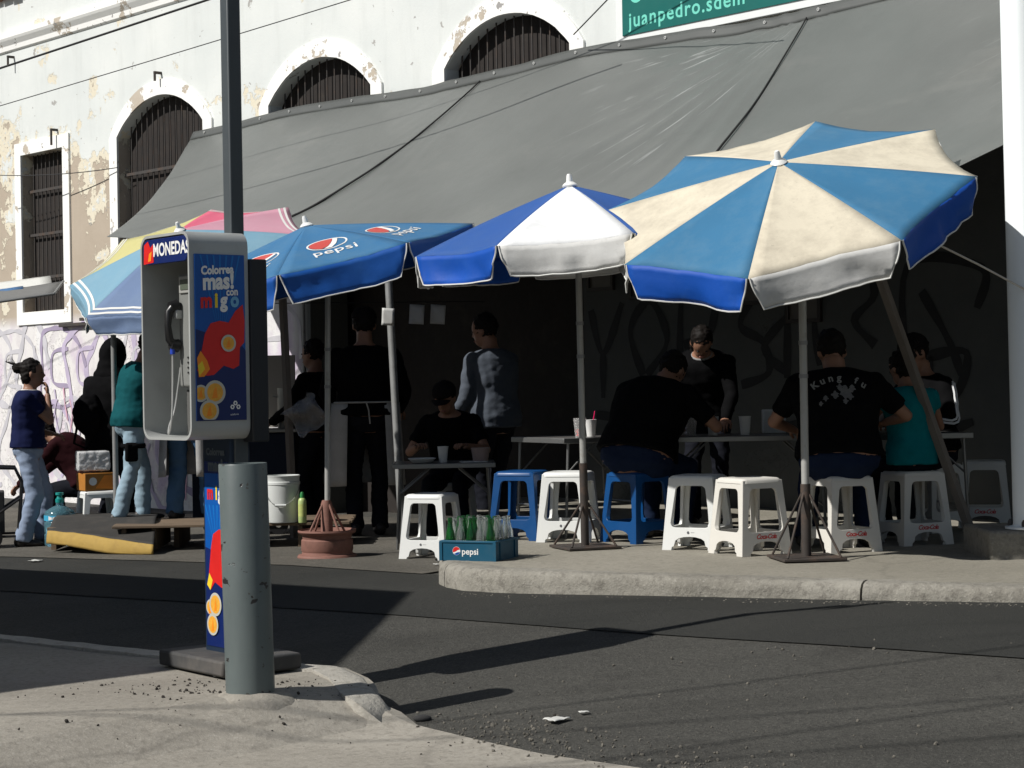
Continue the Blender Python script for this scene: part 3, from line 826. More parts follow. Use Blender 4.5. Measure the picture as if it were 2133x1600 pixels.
# ------------------------------------------------------------------ bollard
def bollard_material():
    m, nt, b = _new('chipped_bollard_paint')
    co = coords(nt, 'Object')
    c = mix(nt, ramp(nt, noise_node(nt, coords(nt, 'Object', (1, 1, 0.4)), 4, 6), 0.3, 0.7), (0.085, 0.105, 0.105), (0.125, 0.15, 0.148))
    ch = ramp(nt, noise_node(nt, coords(nt, 'Object', (1.0, 1.0, 1.5)), 8.5, 4, 0.55), 0.645, 0.655)
    c = mix(nt, ch, c, (0.022, 0.02, 0.019))
    ch2 = ramp(nt, noise_node(nt, co, 34, 2, 0.5), 0.70, 0.72)
    c = mix(nt, mathn(nt, 'MULTIPLY', ch2, 0.8), c, (0.05, 0.045, 0.04))
    nt.links.new(c, b.inputs['Base Color']); b.inputs['Roughness'].default_value = 0.42
    bump(nt, b, mathn(nt, 'SUBTRACT', mathn(nt, 'MULTIPLY', noise_node(nt, co, 40, 4), 0.15), ch), 0.5, 0.004)
    return m
bp = on_ground(522, 1447, 0.01)
bl = thing('bollard', 'round grey steel bollard with chipped paint in front of the phone booth', 'bollard', (bp.x, bp.y, bp.z))
hb = (1449 - 967) / FPX * bp.y
rb = 0.098
LM = Matrix.Rotation(R(-1.0), 4, 'Y')
mb = MB(); mb.lathe([(rb, -0.15), (rb, 0.0), (rb - 0.001, hb - 0.004), (rb - 0.003, hb), (rb - 0.010, hb), (rb - 0.011, hb - 0.02), (0.0, hb - 0.021)], 48, LM, cap=False)
mb.build('tube', bollard_material(), bl, True)
mb = MB(); mb.lathe([(0.0, -0.04), (0.19, -0.04), (0.165, -0.012), (0.13, 0.004), (rb + 0.012, 0.014), (rb - 0.005, 0.016)], 28, Matrix.Translation((0.01, -0.005, 0)))
mb.v = [(x, y, z + 0.008 * noise.noise((x * 14, y * 14, 0))) for x, y, z in mb.v]
mb.build('mortar_collar', CONCRETE, bl, True)

# ------------------------------------------------------------------ phone booth
ALU = M_('brushed_booth_metal', (0.43, 0.445, 0.435), 0.42, 0.08, 8, (0.27, 0.26, 0.25), 3, 0.5, 0.8, 0.6, metal=0.25)
ALU_IN = M_('booth_inner_metal', (0.27, 0.285, 0.275), 0.5, 0.08, 5, (0.2, 0.19, 0.18), 3, 0.55, 0.8, 0.5, metal=0.4)
NAVY = M_('poster_navy', (0.006, 0.018, 0.11), 0.35, 0.15, 4)
SKYB = M_('poster_blue', (0.004, 0.085, 0.36), 0.35, 0.25, 5)
PRW = M_('print_white', (0.78, 0.78, 0.76), 0.4, 0.03)
PRR = M_('print_red', (0.62, 0.018, 0.016), 0.4, 0.2, 9)
PRO = M_('print_orange', (0.85, 0.26, 0.015), 0.4, 0.15, 14)
PRG = M_('print_gold', (0.78, 0.38, 0.045), 0.4, 0.3, 40)
PRS = M_('print_silver', (0.50, 0.50, 0.44), 0.4, 0.1, 40)
PRY = M_('print_yellow', (0.82, 0.60, 0.03), 0.4, 0.05)
PRB = M_('print_pale_blue', (0.16, 0.40, 0.62), 0.4, 0.05)
BLACKPL = M_('black_plastic', (0.012, 0.012, 0.013), 0.35, 0.1)
DARKPANEL = M_('dark_booth_back', (0.012, 0.014, 0.018), 0.5, 0.2)
PHONE = M_('phone_grey', (0.20, 0.205, 0.195), 0.45, 0.1, 9)
base = on_ground(478, 1384, 0.02)
AX = R(51)                                            # booth turned: its open front looks left and towards the street
# local: -Y is the open front, +X is the side seen with the poster
booth = thing('phone_booth', 'grey metal phone booth with blue poster side on a slim pedestal', 'phone booth', Vector((base.x, base.y, 0.0)) - Matrix.Rotation(-AX, 3, 'Z') @ Vector((0.02, 0.135, 0)), -AX)
sc = base.y / FPX
Z0, Z1 = CAMZ - (915 - 812) * sc, CAMZ + (812 - 493) * sc    # hood bottom and top
HW, HD, rc = 0.215, 0.145, 0.06
outl = rrect(-HW, HW, Z0, Z1, rc, 6); innl = rrect(-HW + 0.012, HW - 0.012, Z0 + 0.012, Z1 - 0.012, rc - 0.01, 6)
mb = MB(); mb.prism([outl, innl], -HD, HD, lambda u, v, d: (u, d, v)); hood = mb.build('hood', ALU, booth, True, bevel=0.003)
mb = MB(); mb.prism([innl], HD - 0.03, HD - 0.012, lambda u, v, d: (u, d, v)); mb.build('back_plate', ALU_IN, booth)
hh = 0.115
mb = MB(); hl = rrect(-HW + 0.02, HW - 0.02, Z1 - 0.012 - hh, Z1 - 0.018, 0.03, 4); mb.prism([hl], -HD + 0.004, -HD + 0.03, lambda u, v, d: (u, d, v)); head = mb.build('header_panel', NAVY, booth, bevel=0.002)
zf = Z1 - 0.012 - hh / 2
lettering('lettering', 'MONEDAS', 0.078, lambda u, v: (0.055 + u, -HD + 0.0025, zf + v), PRW, head, bold=0.002, sx=0.86)
patch('print', [[(-0.19, zf - 0.055), (-0.10, zf - 0.05), (-0.105, zf + 0.03), (-0.13, zf + 0.015), (-0.15, zf + 0.045), (-0.185, zf + 0.03)]], lambda u, v: (u, -HD + 0.0028, v), PRR, head)
patch('print', [[(-0.15, zf - 0.045), (-0.125, zf - 0.042), (-0.115, zf + 0.0), (-0.14, zf - 0.01)]], lambda u, v: (u, -HD + 0.0022, v), PRO, head)
# payphone on the back plate
ph_z = CAMZ + (812 - 690) * sc
phx = 0.02
yb = HD - 0.03
mb = MB(); mb.box((phx, yb - 0.075, ph_z), (0.20, 0.15, 0.50)); phone = mb.build('payphone', PHONE, booth, bevel=0.012, seg=3)
mb = MB(); mb.box((phx - 0.02, yb - 0.154, ph_z + 0.20), (0.12, 0.008, 0.075)); mb.build('display_bezel', M_('phone_bezel', (0.33, 0.33, 0.31), 0.4, 0.05), phone, bevel=0.003)
mb = MB(); mb.box((phx - 0.02, yb - 0.159, ph_z + 0.20), (0.085, 0.004, 0.045)); mb.build('display', M_('lcd_green', (0.10, 0.12, 0.09), 0.2, 0.05), phone)
for i in range(4):
    for j in range(3):
        MB().box((phx + 0.02 + j * 0.028, yb - 0.155, ph_z + 0.06 - i * 0.03), (0.02, 0.01, 0.02)).build('key', ALU, phone, bevel=0.002)
for i in range(4):
    MB().box((phx + 0.03, yb - 0.152, ph_z - 0.12 - 0.022 * i), (0.10, 0.006, 0.008)).build('slot', BLACKPL, phone)
mb = MB(); mb.box((phx, yb - 0.06, ph_z - 0.36), (0.19, 0.12, 0.2)); mb.build('lower_cover', M_('phone_cover', (0.10, 0.10, 0.095), 0.5, 0.1), phone, bevel=0.006)
# handset hanging on its cradle, cord below
hx, hy = phx - 0.09, yb - 0.19
hz = CAMZ + (812 - 680) * sc
mb = MB()
mb.tube([(hx, hy + 0.012, hz + 0.085), (hx - 0.002, hy - 0.012, hz + 0.06), (hx - 0.002, hy - 0.018, hz), (hx, hy - 0.012, hz - 0.06), (hx, hy + 0.012, hz - 0.085)], [0.021, 0.018, 0.015, 0.018, 0.021], 12)
mb.tube([(hx, hy + 0.028, hz + 0.088), (hx, hy - 0.008, hz + 0.084)], [0.03, 0.022], 16)
mb.tube([(hx, hy + 0.028, hz - 0.088), (hx, hy - 0.008, hz - 0.084)], [0.03, 0.022], 16)
mb.build('handset', BLACKPL, phone, True)
mb = MB(); mb.box((hx, hy + 0.035, hz + 0.05), (0.05, 0.05, 0.04)); mb.build('cradle', ALU, phone, bevel=0.006)
mb = MB(); mb.tube([(hx + 0.005, hy, hz - 0.10), (hx + 0.004, hy, hz - 0.125)], 0.011, 10); mb.build('cord_clip', M_('clip_blue', (0.02, 0.06, 0.45), 0.4, 0.05), phone, True)
cp = [(hx + 0.004, hy, hz - 0.12), (hx + 0.012, hy - 0.006, hz - 0.22), (hx + 0.03, hy - 0.02, hz - 0.36), (hx + 0.032, hy - 0.03, Z0 + 0.06), (hx + 0.02, hy - 0.035, Z0 + 0.025), (hx + 0.0, hy - 0.02, Z0 + 0.06), (hx - 0.018, hy + 0.02, hz - 0.36), (hx - 0.01, hy + 0.05, hz - 0.16)]
cpts = []
for i in range(len(cp) - 1):
    q = [Vector(cp[max(i - 1, 0)]), Vector(cp[i]), Vector(cp[i + 1]), Vector(cp[min(i + 2, len(cp) - 1)])]
    for k in range(6):
        t = k / 6
        cpts.append(0.5 * (2 * q[1] + (q[2] - q[0]) * t + (2 * q[0] - 5 * q[1] + 4 * q[2] - q[3]) * t * t + (3 * q[1] - q[0] - 3 * q[2] + q[3]) * t ** 3))
MB().tube(cpts, 0.0042, 8).build('cord', M_('steel_cord', (0.55, 0.55, 0.53), 0.35, 0.05, metal=0.6), phone, True)
# poster on the side; local plane X = HW, u along +Y
def side_poster(x, y0, y1, z0, z1, parent, nm='poster'):
    w, h = y1 - y0, z1 - z0
    mb = MB(); mb.box((x + 0.003, (y0 + y1) / 2, (z0 + z1) / 2), (0.006, w, h)); po = mb.build(nm, SKYB, parent, bevel=0.001)
    F = lambda k: (lambda u, v: (x + 0.0066 + 0.0004 * k, y0 + u * w, z0 + v * h))
    wavy = [(0, 0.0), (1, 0.0), (1, 0.42), (0.8, 0.50), (0.55, 0.46), (0.3, 0.52), (0, 0.55)]
    patch('print', [wavy], F(0), NAVY, po)
    for a in range(7):                                # pale rays behind the lettering
        t0 = 0.1 + a * 0.13
        patch('print', [[(0.5, 0.46), (min(1, t0 + 0.035), 0.995), (t0, 0.995)]], F(1), M_('print_ray_blue', (0.008, 0.16, 0.50), 0.35, 0.1), po)
    T = lambda cu, cv, s, rot=0.06: (lambda u, v: F(4)(cu + (u - 0 * v) * s / w, cv + (v + rot * u) * s / h))
    lettering('lettering', 'Colorrea', 0.050, T(0.45, 0.905, 1.0), PRW, po, bold=0.0022, sx=0.86)
    lettering('lettering', 'mas!', 0.098, T(0.47, 0.835, 1.0), PRW, po, bold=0.004, sx=0.86)
    lettering('lettering', 'con', 0.046, T(0.74, 0.775, 1.0), PRW, po, bold=0.0016, sx=0.86)
    for ch, cu, m in (('m', 0.22, PRR), ('i', 0.42, PRY), ('g', 0.57, PRW), ('o', 0.79, PRB)):
        lettering('lettering', ch, 0.086, T(cu, 0.715 + 0.012 * cu, 1.0), m, po, bold=0.004, sx=0.86)
    # plain red and orange sweep of colour, then the coins
    patch('print', [[(0.02, 0.30), (0.10, 0.40), (0.18, 0.52), (0.30, 0.585), (0.48, 0.60), (0.66, 0.59), (0.80, 0.66), (0.95, 0.70), (0.985, 0.60), (0.97, 0.47), (0.88, 0.44), (0.86, 0.33), (0.74, 0.31), (0.55, 0.33), (0.35, 0.275), (0.2, 0.27)]], F(3), PRR, po)
    patch('print', [[(0.02, 0.375), (0.09, 0.42), (0.22, 0.36), (0.27, 0.31), (0.16, 0.265), (0.05, 0.262)]], F(4), PRO, po)
    patch('print', [[(0.03, 0.33), (0.12, 0.36), (0.17, 0.31), (0.06, 0.268)]], F(5), PRY, po)
    hw = h / w
    for i, (cu, cv, r) in enumerate(((0.08, 0.165, 0.15), (0.36, 0.17, 0.21), (0.24, 0.06, 0.19), (0.64, 0.465, 0.15))):
        lo = max(0.004, cv - r / hw)
        cl = [(max(0.01, p[0]), max(0.006, p[1])) for p in circle2(cu, cv, r, 28, r / hw)]
        patch('print', [cl], F(6 + 3 * i), PRS, po)
        patch('print', [[(max(0.01, p[0]), max(0.006, p[1])) for p in circle2(cu, cv, r * 0.76, 28, r * 0.76 / hw)]], F(7 + 3 * i), PRG, po)
        patch('print', [[(cu - r * 0.3, max(0.008, cv - r * 0.5 / hw)), (cu + r * 0.25, max(0.008, cv - r * 0.45 / hw)), (cu + r * 0.1, cv + r * 0.5 / hw), (cu - r * 0.1, cv + r * 0.2 / hw)]], F(8 + 3 * i), PRO, po)
    for du, dv in ((0, 0.018), (-0.06, -0.005), (0.06, -0.005)):
        patch('print', [circle2(0.77 + du, 0.085 + dv, 0.045, 6, 0.045 / hw), circle2(0.77 + du, 0.085 + dv, 0.018, 8, 0.018 / hw)], F(4), PRW, po)
    lettering('lettering', 'telefonia', 0.012, T(0.75, 0.035, 1.0), PRW, po)
    return po
zt2 = CAMZ + (812 - 540) * sc; zb2 = CAMZ - (876 - 812) * sc
side_poster(HW, -HD + 0.022, HD - 0.022, zb2, zt2, hood)
# second unit's dark back, and the pedestal
mb = MB(); mb.box((0.02, HD + 0.045, (Z0 + Z1) / 2 - 0.065), (0.42, 0.085, Z1 - Z0 - 0.10)); mb.build('dark_back_unit', DARKPANEL, booth, bevel=0.006)
mb = MB(); mb.box((0.02, 0.135, Z0 / 2 + 0.03), (0.235, 0.10, Z0 + 0.02)); ped = mb.build('pedestal', M_('pedestal_dark_blue', (0.012, 0.025, 0.05), 0.45, 0.15, 3), booth, bevel=0.004)
mb = MB(); mb.box((0.02, 0.135, 0.045), (0.56, 0.40, 0.07)); mb.build('base_slab', M_('base_slab_grey', (0.05, 0.05, 0.05), 0.8, 0.25, 8, (0.11, 0.10, 0.09), 5, 0.45, 0.65, 0.7), booth, bevel=0.012)
# front of the pedestal carries a narrow copy of the poster: turn local frame so that -Y face is used
mbp = MB(); mbp.box((0.02, 0.0835, Z0 * 0.5), (0.20, 0.003, Z0 * 0.80)); pfo = mbp.build('pedestal_poster', NAVY, booth)
def PF(k): return lambda u, v: (-0.08 + u * 0.20, 0.0815 - 0.0004 * k, Z0 * 0.12 + v * Z0 * 0.74)
w_, h_ = 0.20, Z0 * 0.74
patch('print', [[(0, 0.55), (1, 0.5), (1, 0.985), (0, 0.985)]], PF(0), SKYB, pfo)
for a in range(6): patch('print', [[(0.5, 0.5), (min(1, 0.05 + a * 0.17), 0.80), (0.0 + a * 0.17, 0.80)]], PF(1), M_('print_ray_blue', (0.008, 0.16, 0.50)), pfo)
for ch, cu, m in (('m', 0.25, PRR), ('i', 0.52, PRY), ('g', 0.68, PRW), ('o', 0.88, PRB)):
    lettering('lettering', ch, 0.085, (lambda cu: (lambda u, v: PF(4)(cu + u / w_, 0.87 + v / h_)))(cu), m, pfo, bold=0.004, sx=0.8)
lettering('lettering', 'mas!', 0.07, lambda u, v: PF(4)(0.5 + u / w_, 1.03 + v / h_), M_('print_dark_grey', (0.09, 0.11, 0.13), 0.5), pfo, bold=0.004)  # upper words in dark grey, white on the hood poster
lettering('lettering', 'Colorrea', 0.042, lambda u, v: PF(4)(0.5 + u / w_, 1.11 + v / h_), M_('print_dark_grey', (0.09, 0.11, 0.13), 0.5), pfo, bold=0.002)
patch('print', [[(0.10, 0.33), (0.25, 0.55), (0.35, 0.63), (0.6, 0.66), (0.95, 0.66), (0.98, 0.40), (0.7, 0.32), (0.4, 0.35), (0.2, 0.30)]], PF(3), PRR, pfo)
patch('print', [[(0.06, 0.33), (0.16, 0.40), (0.3, 0.36), (0.2, 0.30)]], PF(4), PRY, pfo)
hw = h_ / w_
for i, (cu, cv, r) in enumerate(((0.12, 0.20, 0.17), (0.42, 0.22, 0.26), (0.30, 0.10, 0.24))):
    patch('print', [circle2(max(cu, r + 0.01), cv, r, 28, r / hw)], PF(6 + 3 * i), PRS, pfo)
    patch('print', [circle2(max(cu, r + 0.01), cv, r * 0.78, 28, r * 0.78 / hw)], PF(7 + 3 * i), PRG, pfo)
    patch('print', [[(max(cu, r) - 0.05, cv - 0.04), (max(cu, r) + 0.06, cv - 0.035), (max(cu, r) + 0.02, cv + 0.04)]], PF(8 + 3 * i), PRO, pfo)
# ------------------------------------------------------------------ parasols
def fabric(name, col, dirt=(0.4, 0.37, 0.3), amt=0.5, lo=0.45, hi=0.75, rough=0.75, var=0.12, spec=0.3):
    if name in MATS: return MATS[name]
    m, nt, b = _new(name)
    co = coords(nt, 'Object')
    d = tuple(c * (1 - var) for c in col); l = tuple(min(1, c * (1 + var)) for c in col)
    c = mix(nt, noise_node(nt, co, 2.0, 5), d, l)
    f = mathn(nt, 'MULTIPLY', ramp(nt, noise_node(nt, co, 3.5, 9, 0.72), lo, hi), amt)
    c = mix(nt, f, c, dirt)
    sp = mathn(nt, 'MULTIPLY', ramp(nt, noise_node(nt, co, 26, 5, 0.7), 0.62, 0.8), amt * 0.8)
    c = mix(nt, sp, c, tuple(x * 0.7 for x in dirt))
    nt.links.new(c, b.inputs['Base Color'])
    b.inputs['Roughness'].default_value = rough; b.inputs['Specular IOR Level'].default_value = spec
    bump(nt, b, mathn(nt, 'ADD', noise_node(nt, co, 7, 6, 0.6), mathn(nt, 'MULTIPLY', noise_node(nt, co, 180, 2), 0.1)), 0.18, 0.02)
    MATS[name] = m
    return m
POLEM = M_('parasol_pole_steel', (0.40, 0.40, 0.38), 0.5, 0.15, 6, (0.22, 0.18, 0.14), 9, 0.55, 0.75, 0.7, metal=0.25)
PLASTW = M_('white_plastic_cap', (0.78, 0.78, 0.75), 0.4, 0.05)
RIBM = M_('rib_steel', (0.22, 0.22, 0.21), 0.5, 0.15, metal=0.4)
PIPING = M_('white_piping', (0.66, 0.66, 0.63), 0.7, 0.1)
class Canopy:
    """n cloth panels between ribs; surface point for panel i at radial r (0 tip .. 1 rim) and v (0..1 between its ribs)"""
    def __init__(c, n, Rm, drop, phase, wob, seed):
        c.n, c.R, c.drop, c.ph, c.wob, c.seed = n, Rm, drop, phase, wob, seed
    def rib(c, i, r):
        a = c.ph + 2 * math.pi * i / c.n
        k = c.wob * noise.noise((i % c.n * 3.1, c.seed, 0))
        rr = c.R * (1 + 0.4 * k)
        return Vector((rr * r * math.cos(a), rr * r * math.sin(a), -c.drop * (0.85 * r + 0.15 * r * r) + k * r * r))
    def at(c, i, r, v):
        p = c.rib(i, r).lerp(c.rib(i + 1, r), v)
        e = 4 * v * (1 - v)
        p.z -= 0.030 * e * r * (1.1 - 0.5 * r)
        q = 1 - 0.045 * e * r * r
        p.x *= q; p.y *= q
        g = max(0.0, r - 0.45)
        p.z += 0.012 * g * noise.noise((v * 9.0, i * 3.3, c.seed)) * min(1, e * 2)
        p.z += 0.010 * r * noise.noise((i * 5 + v * 2.4, r * 3.0, c.seed)) * min(1, e * 3)
        return p
    def val(c, i, v, w, h, flare):
        """valance hanging from the rim; w 0..1 downwards"""
        vv = 0.012 + 0.976 * v
        d = min(vv, 1 - vv)
        notch = 0.085 * w ** 1.3 * (1 if v < 0.5 else -1) * max(0, 1 - d / 0.10)
        p = c.at(i, 1.0, vv + notch * 0.6)
        rad = Vector((p.x, p.y, 0)).normalized()
        corner = max(0.0, 1 - d / 0.085)
        hh = h * (1 - 0.5 * corner ** 2.2) * (1 + 0.06 * noise.noise((i * 3.3, v * 1.5, c.seed + 5)))
        wave = 0.045 * noise.noise((i * 7 + vv * 3.2, w * 1.2, c.seed + 9)) * w + 0.02 * noise.noise((i * 7 + vv * 9, w * 2, c.seed)) * w
        return p + rad * (flare * w * h * (0.6 + 0.4 * w) + wave) + Vector((0, 0, -hh * w))
def parasol(name, label, base, tipw, Rm, drop, tilt, n, phase, panel_mats, val_mats, val_h, seed, wob=0.0, printf=None, flare=0.05, down=None, stripe=None, pole_r=0.021, pole_top=None):
    """base: ground point (world); tipw: world point of the canopy top; tilt: rotation matrix of the canopy; down: world-down seen from the canopy"""
    t = thing(name, label, 'parasol', base, group='parasols along the pavement')
    tip = tipw - base
    CM = Matrix.Translation(tip) @ tilt
    c = Canopy(n, Rm, drop, phase, wob, seed)
    c.CM = CM
    for i in range(n):
        mb = MB(); mb.grid(lambda u, v: c.at(i, max(0.02, v), u), 10, 14)
        pan = mb.build('canopy_panel', panel_mats[i % len(panel_mats)], t, 'all', M=CM, solid=0.0025)
        # the valance hangs by its weight, so it is sheared back towards the vertical
        up = (tilt.to_3x3().inverted() @ Vector((0, 0, 1)))
        def vpt(u, w, i=i):
            p = c.val(i, u, w, val_h, flare)
            top = c.val(i, u, 0, val_h, flare)
            L = top.z - p.z
            side = Vector((p.x - top.x, p.y - top.y, 0))
            return top + side - (Vector((0, 0, 1)) * 0.5 + up * 0.5) * L
        mb = MB(); mb.grid(vpt, 18, 6)
        mb.build('valance', val_mats[i % len(val_mats)], pan, 'all', solid=0.0025)
        edge = [vpt(0, k / 6) for k in range(7)] + [vpt(k / 18, 1) for k in range(1, 19)] + [vpt(1, 1 - k / 6) for k in range(1, 7)]
        MB().tube(edge, 0.0055, 5).build('piping', PIPING, pan, True)
        if stripe:
            for r0 in stripe:
                mb = MB(); mb.grid(lambda u, v: c.at(i, r0 + 0.022 * v, u) + Vector((0, 0, 0.004)), 10, 1); mb.build('stripe', PIPING, pan, 'all')
        if printf: printf(c, i, pan)
    for i in range(n):
        a, b = c.rib(i, 0.03), c.rib(i, 0.99)
        m1 = c.rib(i, 0.5)
        mb = MB(); mb.tube([a - Vector((0, 0, 0.012)), m1 - Vector((0, 0, 0.012)), b - Vector((0, 0, 0.008))], 0.005, 6); rb_ = mb.build('rib', RIBM, t, True, M=CM)
        MB().rod(m1 - Vector((0, 0, 0.012)), Vector((0, 0, -drop - 0.18)), 0.004, 6).build('strut', RIBM, rb_)
    mb = MB(); mb.lathe([(0.045, -0.012), (0.05, 0.0), (0.036, 0.014), (0.022, 0.022), (0.017, 0.06), (0.012, 0.072), (0.0, 0.074)], 16, CM); mb.build('finial', PLASTW, t, True)
    hub = CM @ Vector((0, 0, -drop - 0.18))
    j = pole_top if pole_top is not None else CM @ Vector((0, 0, -drop - 0.42))
    return t, hub, j, CM
def tilt_m(left, front):
    return Matrix.Rotation(R(-left), 4, 'Y') @ Matrix.Rotation(R(front), 4, 'X')

# printed soft-drink roundel with its word, mapped on a canopy panel
CO_R, CO_W = fabric('print_cloth_red', (0.50, 0.07, 0.06), (0.4, 0.2, 0.18), 0.3), fabric('print_cloth_white', (0.74, 0.74, 0.72), (0.5, 0.5, 0.5), 0.3)
CO_B = fabric('print_cloth_blue', (0.035, 0.17, 0.36), (0.10, 0.2, 0.3), 0.4)
def cola_print(c, i, pan, r0=0.58, size=0.135, lift_=0.004):
    def F(k):
        def f(u, v):                                    # u along the panel, v outwards (downwards in the print)
            r = r0 - v / c.R
            a = c.rib(i, r).lerp(c.rib(i + 1, r), 0.5); wd = (c.rib(i + 1, r) - c.rib(i, r)).length
            p = c.at(i, r, 0.5 + u / wd)
            return p + Vector((0, 0, lift_ + 0.0015 * k))
        return f
    R_ = size
    patch('print', [circle2(0, 0, R_ * 1.12, 36, R_ * 0.96), circle2(0, 0, R_ * 1.02, 36, R_ * 0.86)], F(0), CO_W, pan)
    red = [(R_ * 0.98 * math.cos(a), R_ * 0.82 * math.sin(a)) for a in [R(d) for d in range(62, 248, 12)]]
    red += [(-R_ * 0.05, -R_ * 0.45), (R_ * 0.15, -R_ * 0.1), (R_ * 0.35, R_ * 0.35)]
    patch('print', [red], F(1), CO_R, pan)
    wh = [(R_ * 0.46 * 1.0, R_ * 0.71), (R_ * 0.38, R_ * 0.35), (R_ * 0.18, -R_ * 0.1), (-R_ * 0.02, -R_ * 0.45), (-R_ * 0.33, -R_ * 0.77), (R_ * 0.1, -R_ * 0.78), (R_ * 0.45, -R_ * 0.3), (R_ * 0.62, R_ * 0.2), (R_ * 0.70, R_ * 0.55)]
    patch('print', [wh], F(1), CO_W, pan)
    lettering('lettering', 'pepsi', R_ * 1.15, lambda u, v: F(1)(u + R_ * 0.12, v - R_ * 1.45), CO_W, pan, bold=0.001, space=1.05)
PEPB = fabric('faded_cola_blue', (0.034, 0.145, 0.30), (0.09, 0.19, 0.28), 0.55, 0.4, 0.75)
PEPV = fabric('cola_blue_valance', (0.004, 0.075, 0.33), (0.03, 0.12, 0.32), 0.35, 0.5, 0.8, rough=0.6, spec=0.3)
ROY = fabric('royal_blue_cloth', (0.022, 0.085, 0.30), (0.06, 0.12, 0.26), 0.4)
ROYV = fabric('royal_blue_valance', (0.004, 0.07, 0.38), (0.04, 0.13, 0.37), 0.35, 0.5, 0.8, rough=0.58, spec=0.3)
AZU = fabric('sun_faded_blue_cloth', (0.036, 0.155, 0.29), (0.12, 0.23, 0.32), 0.5, 0.45, 0.8)
CRM = fabric('cream_cloth', (0.62, 0.565, 0.445), (0.36, 0.32, 0.25), 0.75, 0.42, 0.72)
WHC = fabric('white_cloth', (0.76, 0.77, 0.77), (0.42, 0.42, 0.42), 0.45, 0.5, 0.8)
WHV = fabric('white_valance', (0.62, 0.62, 0.60), (0.36, 0.35, 0.33), 0.5, 0.45, 0.75)
YEL = fabric('faded_yellow_cloth', (0.50, 0.465, 0.20), (0.5, 0.45, 0.26), 0.4)
LBL = fabric('pale_blue_cloth', (0.17, 0.32, 0.42), (0.26, 0.38, 0.44), 0.4)
GBL = fabric('grey_blue_cloth', (0.13, 0.19, 0.32), (0.2, 0.27, 0.36), 0.4)
PNK = fabric('pink_cloth', (0.56, 0.10, 0.17), (0.6, 0.2, 0.25), 0.4)
MAU = fabric('mauve_cloth', (0.52, 0.26, 0.33), (0.5, 0.33, 0.38), 0.4)

RUSTP = M_('pink_primer_rust', (0.22, 0.105, 0.08), 0.75, 0.25, 8, (0.11, 0.055, 0.04), 7, 0.5, 0.72, 0.8, bmp=0.3, bscale=40)
DRUST = M_('dark_rusty_steel', (0.045, 0.037, 0.032), 0.7, 0.3, 12, (0.12, 0.07, 0.045), 9, 0.5, 0.7, 0.6)
def pole_parts(t, base, hub, joint, split, r, low_mat, lean_top):
    """lower tube to the joint, upper tube along the tilted canopy"""
    j = joint
    pts = [Vector((0, 0, 0.02)), j]
    k = split
    a = pts[0].lerp(j, k)
    MB().tube([pts[0], a], r * 1.28, 14).build('lower_tube', low_mat, t, True)
    MB().tube([a, j], r, 14).build('pole', POLEM, t, True)
    MB().tube([j, hub, lean_top], r * 0.9, 12).build('upper_tube', POLEM, t, True)
    for f in (0.55, 0.72): 
        q = a.lerp(j, f); d = (j - a).normalized()
        MB().tube([q - d * 0.012, q + d * 0.012], r * 1.18, 12).build('collar', GREYP, t, True)
def plate_base(t, size, rz, stand_h, mat):
    M4 = Matrix.Rotation(rz, 4, 'Z')
    MB().box((0, 0, 0.014), (size, size, 0.016), M4).build('base_plate', mat, t, bevel=0.003)
    for k in range(4):
        a = rz + R(45 + 90 * k)
        MB().rod((math.cos(a) * size * 0.60, math.sin(a) * size * 0.60, 0.024), (math.cos(a) * 0.02, math.sin(a) * 0.02, stand_h), 0.0075, 8).build('stay', mat, t)

# U2: blue printed parasol on a wheel rim
b2 = road_at(682, 1163)
t, hub, j, CM = parasol('cola_parasol', 'faded blue parasol with red and white roundels on a wheel rim foot', b2, P(638, 470, b2.y - 0.02), 1.22, 0.28, tilt_m(13, 6), 8, R(262), [PEPB], [PEPV], 0.215, 1.0, 0.03, lambda c, i, pan: cola_print(c, i, pan))
j = P(683, 600, b2.y) - b2
pole_parts(t, b2, hub, j, 0.18, 0.021, DRUST, CM @ Vector((0, 0, -0.02)))
prof = [(0.0, 0.12), (0.165, 0.12), (0.178, 0.19), (0.206, 0.200), (0.213, 0.214), (0.216, 0.200), (0.207, 0.186), (0.188, 0.180), (0.182, 0.160), (0.180, 0.148), (0.190, 0.138), (0.193, 0.066), (0.186, 0.052), (0.190, 0.036), (0.213, 0.030), (0.222, 0.016), (0.220, 0.002), (0.19, 0.0), (0.17, 0.02), (0.0, 0.03)]
MB().lathe(prof, 40).build('wheel_rim', RUSTP, t, True)
MB().lathe([(0.05, 0.10), (0.046, 0.12), (0.042, 0.40), (0.033, 0.43)], 16).build('socket', RUSTP, t, True)
for k in range(4):
    a = R(40 + 90 * k)
    MB().rod((math.cos(a) * 0.165, math.sin(a) * 0.165, 0.18), (math.cos(a) * 0.035, math.sin(a) * 0.035, 0.40), 0.009, 8).build('stay', RUSTP, t)

# U3: white and royal blue
b3 = walk_at(1219, 1143)
t, hub, j, CM = parasol('striped_parasol', 'white and royal blue parasol with a bright white front panel', b3, P(1187, 386, b3.y - 0.1), 1.06, 0.38, tilt_m(4, 2), 8, R(242), [WHC, ROY], [WHV, ROYV], 0.18, 2.0, 0.02)
j = P(1205, 560, b3.y - 0.08) - b3
pole_parts(t, b3, hub, j, 0.30, 0.021, DRUST, CM @ Vector((0, 0, -0.02)))
plate_base(t, 0.36, R(20), 0.30, DRUST)

